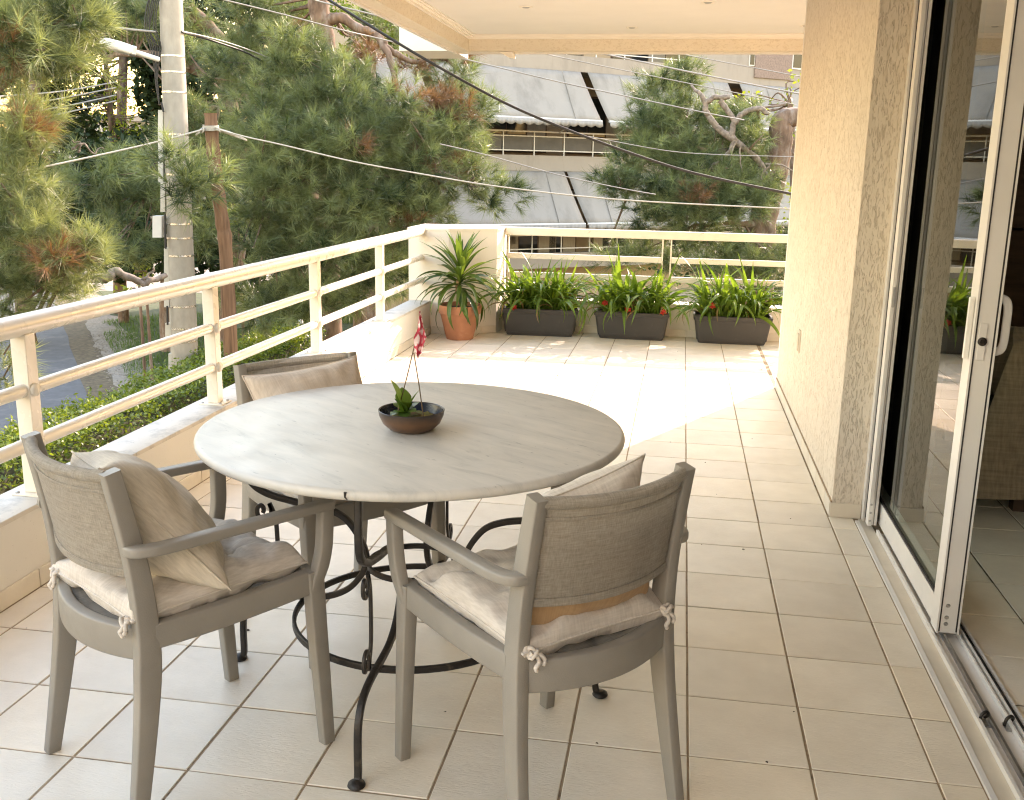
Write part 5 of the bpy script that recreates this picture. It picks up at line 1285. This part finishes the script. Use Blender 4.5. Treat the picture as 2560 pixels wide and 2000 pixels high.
pine('dark pine behind the concrete pole', [(560, 800, 21, .22), (590, 620, 21, .20), (600, 430, 21, .19), (575, 260, 21, .17), (560, 120, 21, .15), (470, 20, 21, .13)],
     [(440, 40, 21, 70, 60), (520, 150, 20.5, 75, 60), (580, 330, 20, 90, 70), (470, 310, 20, 70, 70), (400, 420, 19.5, 110, 60), (330, 520, 19, 110, 60), (540, 460, 19.5, 100, 60), (480, 580, 19, 90, 60, .8), (300, 620, 18.5, 80, 50), (620, 560, 18.5, 70, 50, .6), (470, 470, 15.2 - 2.0, 62, 34, 1.3), (430, 400, 13.4, 36, 26, 1.0), (505, 455, 13.4, 40, 26, 1.0), (210, 420, 19, 90, 60), (340, 60, 22, 80, 60, .8), (280, 20, 22, 90, 50, .8)],
     [([(590, 620, 21), (620, 580, 20.6), (660, 545, 20)], .13, .05), ([(575, 640, 21), (610, 610, 20.6), (640, 600, 20)], .09, .04), ([(600, 430, 21), (500, 400, 20), (400, 400, 19.6)], .09, .03), ([(575, 260, 21), (470, 290, 20.4), (400, 330, 20)], .08, .03), ([(560, 200, 21), (420, 150, 21), (340, 130, 21.5), (270, 150, 22)], .12, .05)],
     dead=[([(545, 255, 19.8), (560, 225, 19.8), (590, 215, 19.8), (615, 232, 19.8)], .018, .007), ([(548, 262, 19.8), (535, 240, 19.8), (560, 205, 19.7)], .015, .006)], brown=0.02, per=7, dens=3.6, pr=0.36, needle=0.27, width=0.0045, nn=44, twigs=70)
pine('sunlit pale green pine leaning in from the left of the path', [(-120, 700, 12.5, .22), (-110, 500, 12.4, .20), (-90, 300, 12.3, .17), (-60, 120, 12.2, .14), (-30, -40, 12.1, .11)],
     [(40, 40, 11.2, 110, 70), (150, 50, 11.2, 90, 62, 1.2), (225, 90, 11.4, 42, 50), (70, 130, 11, 110, 52, 1.1), (195, 140, 11.3, 60, 34), (120, 195, 11.2, 55, 34, .9), (30, 210, 11.6, 40, 40, .6), (95, 300, 11.5, 40, 45, .9), (20, 350, 11.2, 70, 60), (85, 360, 11.2, 60, 45), (40, 440, 11, 80, 48, 1.1), (20, 530, 10.8, 70, 40), (110, 540, 11, 60, 50), (60, 600, 10.8, 90, 55, 1.2), (160, 620, 10.8, 75, 50, 1.2), (215, 655, 10.9, 50, 28), (60, 690, 10.8, 95, 50), (145, 705, 10.9, 65, 52, .9), (200, 720, 11.2, 40, 34, .7), (10, 760, 10.8, 50, 60), (25, 870, 11, 30, 70, .8), (5, 950, 11, 24, 50, .6),
      (150, 640, 10.5, 36, 20, .8, .9), (20, 135, 10.9, 24, 18, .8, .4), (60, 330, 11, 16, 34, .8, .3)],
     [([(-90, 300, 12.3), (20, 200, 11.6), (110, 150, 11.4), (200, 120, 11.4)], .07, .02), ([(-110, 520, 12.4), (0, 560, 11.4), (100, 600, 11), (180, 640, 10.9)], .08, .02), ([(-90, 380, 12.3), (0, 400, 11.6), (80, 380, 11.3)], .05, .015), ([(-60, 120, 12.2), (40, 90, 11.5), (140, 60, 11.3)], .05, .015)],
     dead=[([(-100, 640, 12.4), (120, 690, 12.3), (262, 690, 12.2), (300, 683, 12.2), (345, 706, 12.2), (375, 705, 12.2), (415, 688, 12.3)], .07, .03), ([(345, 706, 12.2), (372, 690, 12.2), (385, 672, 12.2)], .02, .008), ([(180, 372, 11.6), (210, 360, 11.6), (235, 380, 11.6), (260, 372, 11.6)], .014, .005), ([(195, 380, 11.6), (205, 360, 11.6), (180, 350, 11.6)], .012, .005)],
     per=6, dens=4.0, pr=0.25, needle=0.225, width=0.0025, nn=58, spread=0.72, brown=0.01, twigs=60, mat='pinelight')
pine('broken pine with a twisted bare limb before the apartment block', [(1893, 760, 19.5, .30), (1900, 640, 19.5, .27), (1906, 560, 19.5, .25), (1932, 450, 19.5, .24), (1950, 360, 19.5, .22), (1955, 305, 19.5, .20), (1985, 292, 19.6, .17), (2060, 285, 19.8, .15)],
     [(1687, 205, 19.6, 44, 46), (1655, 285, 19.2, 58, 44, 1.2), (1722, 300, 19.4, 55, 50), (1620, 335, 19, 46, 38), (1605, 398, 18.8, 66, 48, 1.1), (1520, 448, 18.6, 40, 22, 1.1), (1560, 462, 18.6, 44, 30), (1675, 395, 19, 62, 50), (1742, 395, 18.9, 58, 52, 1.1), (1700, 458, 18.6, 80, 42, 1.2), (1765, 495, 18.4, 92, 46, 1.2), (1815, 450, 18.6, 55, 45), (1660, 525, 18.4, 76, 34, 1.1), (1745, 548, 18.3, 92, 34, 1.1), (1845, 520, 18.6, 60, 44), (1800, 330, 19.6, 60, 50, .8), (1865, 400, 19.3, 55, 50, .9), (1900, 480, 19, 50, 40, .8), (1640, 240, 19.6, 40, 36, .9), (1600, 560, 18.6, 50, 22, .9), (1885, 330, 19, 44, 55), (1840, 300, 20, 40, 40, .6),
      (1560, 630, 18.6, 60, 24, .8), (1640, 640, 18.6, 70, 32, .7), (1760, 640, 18.6, 90, 50, .8), (1860, 660, 18.8, 60, 60, .6), (1960, 640, 18.8, 50, 70, .8), (1725, 490, 18.0, 22, 10, .6, 1)],
     [([(1932, 450, 19.5), (1860, 470, 19), (1780, 480, 18.6), (1690, 470, 18.6), (1580, 460, 18.7)], .09, .02), ([(1906, 560, 19.5), (1840, 560, 19), (1740, 560, 18.5)], .08, .02), ([(1945, 400, 19.5), (1860, 380, 19.2), (1760, 370, 19), (1680, 340, 19.2)], .08, .02)],
     dead=[([(1914, 445, 19.1), (1898, 405, 18.9), (1862, 370, 18.7), (1834, 348, 18.6), (1832, 315, 18.6), (1850, 292, 18.6), (1876, 274, 18.6), (1905, 275, 18.6), (1918, 284, 18.6)], .062, .042, .03), ([(1834, 348, 18.6), (1806, 330, 18.6), (1786, 308, 18.6), (1767, 282, 18.6), (1764, 258, 18.6), (1785, 245, 18.6), (1824, 242, 18.6)], .062, .042, .03),
           ([(1800, 250, 18.6), (1818, 275, 18.6), (1834, 300, 18.6), (1830, 335, 18.6)], .05, .042, .02), ([(1764, 258, 18.6), (1752, 236, 18.6), (1736, 222, 18.7), (1728, 212, 18.8)], .05, .015, .02), ([(1836, 350, 18.6), (1824, 380, 18.6), (1796, 404, 18.6), (1776, 420, 18.6), (1755, 436, 18.6)], .05, .015, .02),
           ([(1840, 352, 18.5), (1828, 395, 18.5), (1835, 430, 18.5), (1850, 440, 18.5)], .018, .006), ([(1850, 362, 18.5), (1852, 405, 18.5), (1858, 430, 18.5)], .018, .006), ([(1914, 410, 18.7), (1950, 412, 18.7), (1985, 425, 18.7)], .022, .01), ([(1925, 412, 18.7), (1905, 440, 18.7), (1915, 470, 18.7)], .02, .01), ([(1735, 455, 18.2), (1742, 475, 18.2), (1728, 490, 18.2)], .02, .008)],
     per=7, dens=4.8, pr=0.32, needle=0.25, width=0.0036, nn=50, brown=0.004, twigs=60)

def leafy(label, name, trunk, blobs, mat, n_per, size, group, cat='tree', tint=(0.4, 0.2)):
    tr = [atd(u, v, D) for u, v, D, r in trunk]; b = Vector((tr[0].x, tr[0].y, ZG)); t = thing(name, label, cat, b, 0, group)
    pts = [b] + tr; cp = catmull(pts, 5); m = len(cp)
    part('trunk', MB().tube(cp, [lerp(trunk[0][3], trunk[-1][3], k / (m - 1)) for k in range(m)], 9, up=(0, 1, 0.03)), 'bark', t, 60)
    Ps = []; mb = MB()
    for u, v, D, ru, rv in blobs:
        c = np.array(atd(u, v, D)); dep = (c - CAM) @ FW; rx, rz_ = ru * dep / FPX, rv * dep / FPX; ry = min(rx, rz_)
        n = int(n_per * rx * rz_); d = rng.normal(size=(n, 3)); d /= np.linalg.norm(d, axis=1)[:, None]; r = rng.uniform(0.1, 1, n) ** 0.5
        P = c + RI * (d[:, 0] * rx * r)[:, None] + np.array([FW[0], FW[1], 0]) * (d[:, 1] * ry * r)[:, None] + np.array([0, 0, 1.0]) * (d[:, 2] * rz_ * r)[:, None]
        f = np.array([noise.noise((p[0] * 1.8, p[1] * 1.8, p[2] * 1.8)) for p in P]); Ps.append(P[f > -0.30])
        s = min(cp[m // 3:], key=lambda a: (a - Vector(c)).length)
        for _ in range(3):
            e_ = Vector(c) + Vector(rng.normal(0, 0.4, 3)) * min(rx, rz_); mb.tube(catmull([s, s.lerp(e_, .5) + Vector(rng.normal(0, .1, 3)), e_], 4), [lerp(.03, .008, k / 8) for k in range(9)], 5, up=(0.1, .9, .3))
    part('twigs', mb, 'bark', t, 60, kind='stuff')
    P = np.concatenate(Ps); leaf_cloud('crown', P, size, mat, t, np.clip(rng.normal(tint[0], tint[1], len(P)), 0, 0.78), up=0.2)
    return t
G2 = 'background trees'
leafy('dense dark broadleaf tree filling the gap behind the concrete pole', 'dark_tree', [(420, 760, 26, .25), (430, 500, 26, .2), (450, 250, 26, .12)], [(420, 90, 27, 120, 110), (320, 40, 27, 130, 80), (395, 220, 27, 60, 110), (300, 400, 27, 120, 70), (560, 250, 26, 130, 140), (430, 440, 26, 130, 130), (330, 600, 25, 150, 100), (560, 600, 25, 140, 110), (700, 480, 25, 140, 180), (520, 20, 27, 120, 90)], 'pinefar', 1300, 0.12, G2, tint=(.22, .15))
leafy('dark leafy tree behind the large bushy pine', 'dark_tree', [(900, 760, 27, .25), (880, 450, 27, .2), (860, 150, 27, .12)], [(700, 120, 27, 130, 150), (850, 300, 26, 150, 150), (980, 470, 26, 120, 110), (850, 560, 25, 160, 110), (1000, 640, 25, 100, 70), (760, 720, 24, 180, 80)], 'pinefar', 1300, 0.12, G2, tint=(.26, .15))
leafy('dark leafy tree left of the four parallel wires', 'dark_tree', [(60, 760, 28, .25), (70, 450, 28, .2), (90, 150, 28, .12)], [(40, 120, 29, 150, 130), (130, 260, 29, 110, 60), (100, 430, 28, 150, 150), (190, 540, 27, 130, 110), (60, 640, 27, 140, 80), (190, 30, 30, 90, 60)], 'pinefar', 1300, 0.12, G2, tint=(.24, .15))
leafy('airy sunlit olive green tree between the wires and the pole', 'olive_tree', [(290, 520, 31, .16), (280, 330, 31, .12), (262, 130, 31, .06)], [(250, 190, 31, 60, 50), (240, 140, 31, 60, 40), (330, 215, 31, 60, 60), (285, 270, 31, 70, 50), (345, 300, 30.5, 60, 40), (215, 240, 31, 36, 26), (300, 350, 30, 70, 40)], 'bush', 620, 0.05, G2, tint=(.45, .2))
leafy('silvery leaved tree behind the broken pine', 'olive_tree', [(1990, 700, 24, .16), (1985, 420, 24, .12), (1975, 260, 24, .06)], [(1978, 215, 24, 36, 48), (1920, 262, 24.5, 50, 40), (1860, 255, 24.5, 40, 34), (1975, 520, 23, 46, 80), (1985, 360, 24, 40, 60)], 'bush', 260, 0.06, G2, tint=(.3, .15))
leafy('dark tree low behind the broken pine', 'dark_tree', [(1830, 780, 25, .2), (1830, 690, 25, .16), (1825, 620, 25, .1)], [(1700, 660, 25, 110, 60), (1860, 650, 24, 110, 80), (1960, 700, 24, 60, 70)], 'pinefar', 420, 0.08, G2, tint=(.2, .15))
leafy('airy light green tree top showing past the pine trunk under the beam', 'olive_tree', [(930, 500, 23, .16), (930, 250, 23, .12), (930, 80, 23, .07)], [(870, 40, 23, 70, 50), (960, 70, 23, 70, 50), (1040, 60, 23.5, 60, 45), (900, 130, 23, 60, 40), (1010, 120, 23, 60, 30), (760, 30, 23, 60, 50)], 'bush', 2600, 0.055, G2, tint=(.3, .18))
leafy('tall dark tree behind the street lamp', 'dark_tree', [(300, 760, 33, .25), (300, 450, 33, .2), (310, 100, 33, .12)], [(300, 20, 33, 140, 70), (230, 110, 33, 60, 40), (270, 230, 34, 50, 40), (180, 170, 34, 60, 60), (380, 140, 33, 60, 80), (200, 330, 33, 110, 60), (330, 370, 33, 110, 60), (260, 470, 32, 150, 80), (260, 620, 31, 170, 90), (180, 30, 34, 100, 70)], 'pinefar', 1300, 0.12, G2, tint=(.3, .18))
SH = 'bright shrubs under the pines'
for (u, v, D, ru, rv), lb in (((598, 545, 18.2, 34, 50), 'yellow green shrub lit by the sun beside the wooden post'), ((715, 562, 18, 24, 24), 'small yellow green shrub under the large bushy pine'), ((365, 680, 19, 34, 34), 'yellow green shrub under the bare limb by the pole'), ((350, 728, 17.5, 70, 20), 'low yellow green ground shrub behind the handrail')):
    leafy(lb, 'shrub', [(u, v + rv, D, .03), (u, v, D, .015)], [(u, v, D, ru, rv)], 'bush', 900, 0.045, SH, 'shrub', (.55, .15))
# pale boulders past the hedge
for (u0, v0, D, r), lb in (((578, 905, 16.5, .26), 'pale rounded boulder past the hedge beside the pole'), ((752, 850, 17.5, .20), 'pale rounded boulder past the hedge under the pine')):
    p = atd(u0, v0, D); h = p.z - ZG
    bm = bmesh.new(); bmesh.ops.create_icosphere(bm, subdivisions=3, radius=1.0)
    for vtx in bm.verts:
        k = 1 + 0.18 * noise.noise(vtx.co * 1.3 + Vector((u0, 0, 0))); vtx.co = Vector((p.x + vtx.co.x * r * k, p.y + vtx.co.y * r * k, ZG + (vtx.co.z + 0.9) * (h + 0.15) / 1.8 * k))
    me = bpy.data.meshes.new('boulder'); bm.to_mesh(me); bm.free()
    o = link('boulder', me, 'box', None, 80); setp(o, lb, 'boulder', 'pale boulders')

# ================================================================== APARTMENT BLOCK
Q = CAM + ray(1371, 428) * (30.0 / (ray(1371, 428) @ FW))
BA = math.atan2(0.629, 0.777)
ax_ = np.array([math.cos(BA), math.sin(BA), 0]); ay_ = np.array([-math.sin(BA), math.cos(BA), 0])
def bl(u, v, y=0.0):                 # pixel -> (x, z) on the facade plane at local depth y
    d = ray(u, v); p0 = Q + ay_ * y; t = ((p0 - CAM) @ ay_) / (d @ ay_); p = CAM + d * t
    return (p - Q) @ ax_, p[2]
ab = thing('apartment_block', 'beige apartment block with long balconies and faded awnings across the garden', 'building', (Q[0], Q[1], ZG), BA, world=False)
def BP(name, mb, mat, par=None, sm=None):
    o = link(name, mb.mesh(name), mat, None, sm); o.parent = par or ab; return o
ZO = ZG                              # local z = world z - ZG
zA0 = bl(1371, 174)[1] - ZO; zA1 = bl(1560, 137)[1] - ZO; zB0 = bl(1371, 428)[1] - ZO; zB1 = bl(1371, 389)[1] - ZO; FH = zA0 - zB0
bh = zB1 - zB0
xl, xr = bl(985, 300)[0], 30.0
BD = 9.0
x729 = bl(1729, 170)[0]
for k in (-2, -1, 0, 1, 2):
    z0 = zB0 + FH * k
    if z0 < 0.2: z0 = 0.2
    BP('balcony_band', MB().box(xl, xr if k != 1 else x729 - 0.01, 0.0, 0.18, z0, z0 + bh), 'bconc')
    BP('floor_slab', MB().box(xl, xr, 0.181, BD, z0 + 0.02, z0 + 0.24), 'bconc')
    # recessed wall of this storey with openings
    zf = z0 + 0.25; zt = z0 + FH + 0.015
    wl = BP('recessed_wall', MB().box(xl, xr, 1.7, 1.9, zf, zt), 'bwall')
    rs = random.Random(50 + k); x = xl + 0.8
    while x < xr - 3:
        w = rs.choice((1.1, 1.6, 2.2)); h = 2.1
        wn_ = BP('window', MB().box(x, x + w, 1.66, 1.699, zf + (0.0 if w < 2 else 0.3), zf + h), 'bframe')
        npn = 2 if w < 2 else 3
        for q in range(npn):
            a = x + 0.05 + (w - 0.05) / npn * q
            BP('pane', MB().box(a, a + (w - 0.05) / npn - 0.05, 1.648, 1.659, zf + (0.06 if w < 2 else 0.36), zf + h - 0.06), 'curtain' if rs.random() < 0.35 else 'bglass', wn_)
        x += w + rs.uniform(0.5, 1.4)
    if -1 <= k <= 1:
        rl = BP('railing', MB().box(xl, x729 - 0.05 if k == 1 else xr, 0.06, 0.10, z0 + bh + 0.66, z0 + bh + 0.70), 'bwhite')
        BP('railing_bar', MB().box(xl, x729 - 0.05 if k == 1 else xr, 0.07, 0.09, z0 + bh + 0.12, z0 + bh + 0.15), 'bwhite', rl)
        BP('railing_bar', MB().box(xl, x729 - 0.05 if k == 1 else xr, 0.07, 0.09, z0 + bh + 0.53, z0 + bh + 0.56), 'bwhite', rl)
        x = xl + 0.3
        while x < (x729 if k == 1 else xr):
            BP('railing_post', MB().box(x, x + 0.03, 0.065, 0.095, z0 + bh + 0.001, z0 + bh + 0.659), 'bwhite', rl)
            if k == 0: BP('railing_panel', MB().box(x + 0.04, x + 1.01, 0.076, 0.084, z0 + bh + 0.155, z0 + bh + 0.525), 'bdark', rl)
            x += 1.05
BP('solid_front_wall', MB().box(x729, xr, 0.0, 0.18, zA0, zA0 + FH), 'bconc')
xa, xb_ = bl(1886, 165)[0], bl(1977, 170)[0]
BP('pebbledash_panel', MB().box(xa, xb_, -0.05, -0.001, bl(1930, 197)[1] - ZO, zA0 + FH - 0.3), 'bpanel')
w1 = BP('front_window', MB().box(xb_ + 0.02, xb_ + 1.6, -0.03, -0.002, bl(1995, 174)[1] - ZO, bl(1995, 100)[1] - ZO), 'bwhite')
for q in range(3): BP('pane', MB().box(xb_ + 0.07 + 0.51 * q, xb_ + 0.52 + 0.51 * q, -0.042, -0.031, bl(1995, 170)[1] - ZO, bl(1995, 104)[1] - ZO), 'bglass', w1)
w1 = BP('front_window', MB().box(xa - 0.26, xa - 0.02, -0.03, -0.002, bl(1880, 165)[1] - ZO, bl(1880, 100)[1] - ZO), 'bwhite')
BP('pane', MB().box(xa - 0.23, xa - 0.05, -0.042, -0.031, bl(1880, 162)[1] - ZO, bl(1880, 104)[1] - ZO), 'bglass', w1)
BP('roof_slab', MB().box(xl - 0.2, xr, -0.2, BD + 0.2, zB0 + FH * 3 + 0.3, zB0 + FH * 3 + 0.6), 'bconc')
BP('rear_wall', MB().box(xl, xr, BD + 0.001, BD + 0.2, 0, zB0 + FH * 3 + 0.29), 'bwall')
BP('side_wall', MB().box(xl - 0.2, xl - 0.001, 0.0, BD, 0, zB0 + FH * 3 + 0.29), 'bwall')
BP('ground_wall', MB().box(xl, xr, 1.2, 1.4, 0, max(0.3, zB0 - FH + 0.0)), 'bwall')
# awnings: sloping canvas, front bar, scalloped valance, arms
def awning(x0, x1, ztop, drop, out, lead=0.0, skew=0.0):
    nx, ny = 24, 8; vv = []
    for j in range(ny + 1):
        t = j / ny
        for i in range(nx + 1):
            s = i / nx; vv.append((lerp(x0, x1, s) + skew * t, -0.04 - out * t, ztop - drop * t - 0.03 * math.sin(t * math.pi) + 0.012 * math.sin(s * 37) * t))
    ff = [(j * (nx + 1) + i, j * (nx + 1) + i + 1, (j + 1) * (nx + 1) + i + 1, (j + 1) * (nx + 1) + i) for j in range(ny) for i in range(nx)]
    a = BP('awning', MB().add(vv, ff), 'awning', None, 60); m = a.modifiers.new('thickness', 'SOLIDIFY'); m.thickness = 0.006
    y = -0.04 - out; z = ztop - drop
    BP('front_bar', MB().tube([(x0 + skew, y - 0.02, z - 0.01), (x1 + skew, y - 0.02, z - 0.01)], 0.035, 8), 'bwhite', a)
    ns = int((x1 - x0) / 0.02); vv = []; ff = []
    for i in range(ns + 1):
        x = x0 + skew + (x1 - x0) * i / ns; vv += [(x, y - 0.06, z - 0.02), (x, y - 0.075 - 0.01 * math.sin(i * 0.9), z - 0.14 - 0.055 * abs(math.sin(math.pi * (x - x0 - skew) / 0.30)))]
    for i in range(ns): ff.append((2 * i, 2 * i + 2, 2 * i + 3, 2 * i + 1))
    v_ = BP('valance', MB().add(vv, ff), 'awning', a, 60); m = v_.modifiers.new('thickness', 'SOLIDIFY'); m.thickness = 0.005
    for x in (x0 + 0.9 + skew, x1 - 0.9 + skew):
        BP('arm', MB().tube([(x, 0.0, z - 0.35), (x, y, z - 0.02)], 0.02, 6), 'bwhite', a)
        BP('seam', MB().tube([(x - skew * 0.0, -0.045, ztop + 0.0), (x, y - 0.01, z + 0.02)], 0.014, 6), 'awning', a)
g1t = bl(1452, 183)[0]
for k, ga in ((1, bl(1458, 186)[0]), (0, bl(1412, 430)[0])):
    zt = zB0 + FH * k - 0.01; drop = 1.42 if k == 1 else 1.50; out = 0.85
    gap = 0.26 if k == 1 else 0.10
    awning(ga - 5.2, ga - gap / 2, zt, drop, out, skew=0.25); awning(ga + gap / 2, ga + 5.6, zt, drop, out, skew=0.25)
    awning(ga - 10.8, ga - 5.5, zt, drop, out, skew=0.25); awning(ga + 6.1, ga + 11.5, zt, drop, out, skew=0.25)

# ---- pale house far behind the trees
hp_ = atd(290, 290, 62)
fh = thing('white_house', 'pale house glimpsed far behind the trees', 'house', (hp_.x, hp_.y, ZG), R(25), world=False)
def HP(name, mb, mat, par=None): o = link(name, mb.mesh(name), mat); o.parent = par or fh; return o
HP('wall', MB().box(-5, 5, -3, 3, 0, 6.6), 'palewall'); HP('roof', MB().box(-5.3, 5.3, -3.3, 3.3, 6.61, 6.9), 'bconc')
for fx in (-3.6, -1.2, 1.2, 3.6):
    for fz in (1.0, 4.0):
        w_ = HP('window', MB().box(fx - 0.5, fx + 0.5, -3.06, -3.001, fz, fz + 1.4), 'bframe'); HP('pane', MB().box(fx - 0.42, fx + 0.42, -3.08, -3.061, fz + .08, fz + 1.32), 'bglass', w_)

for o in bpy.data.objects:
    if '_wl' in o: del o['_wl']
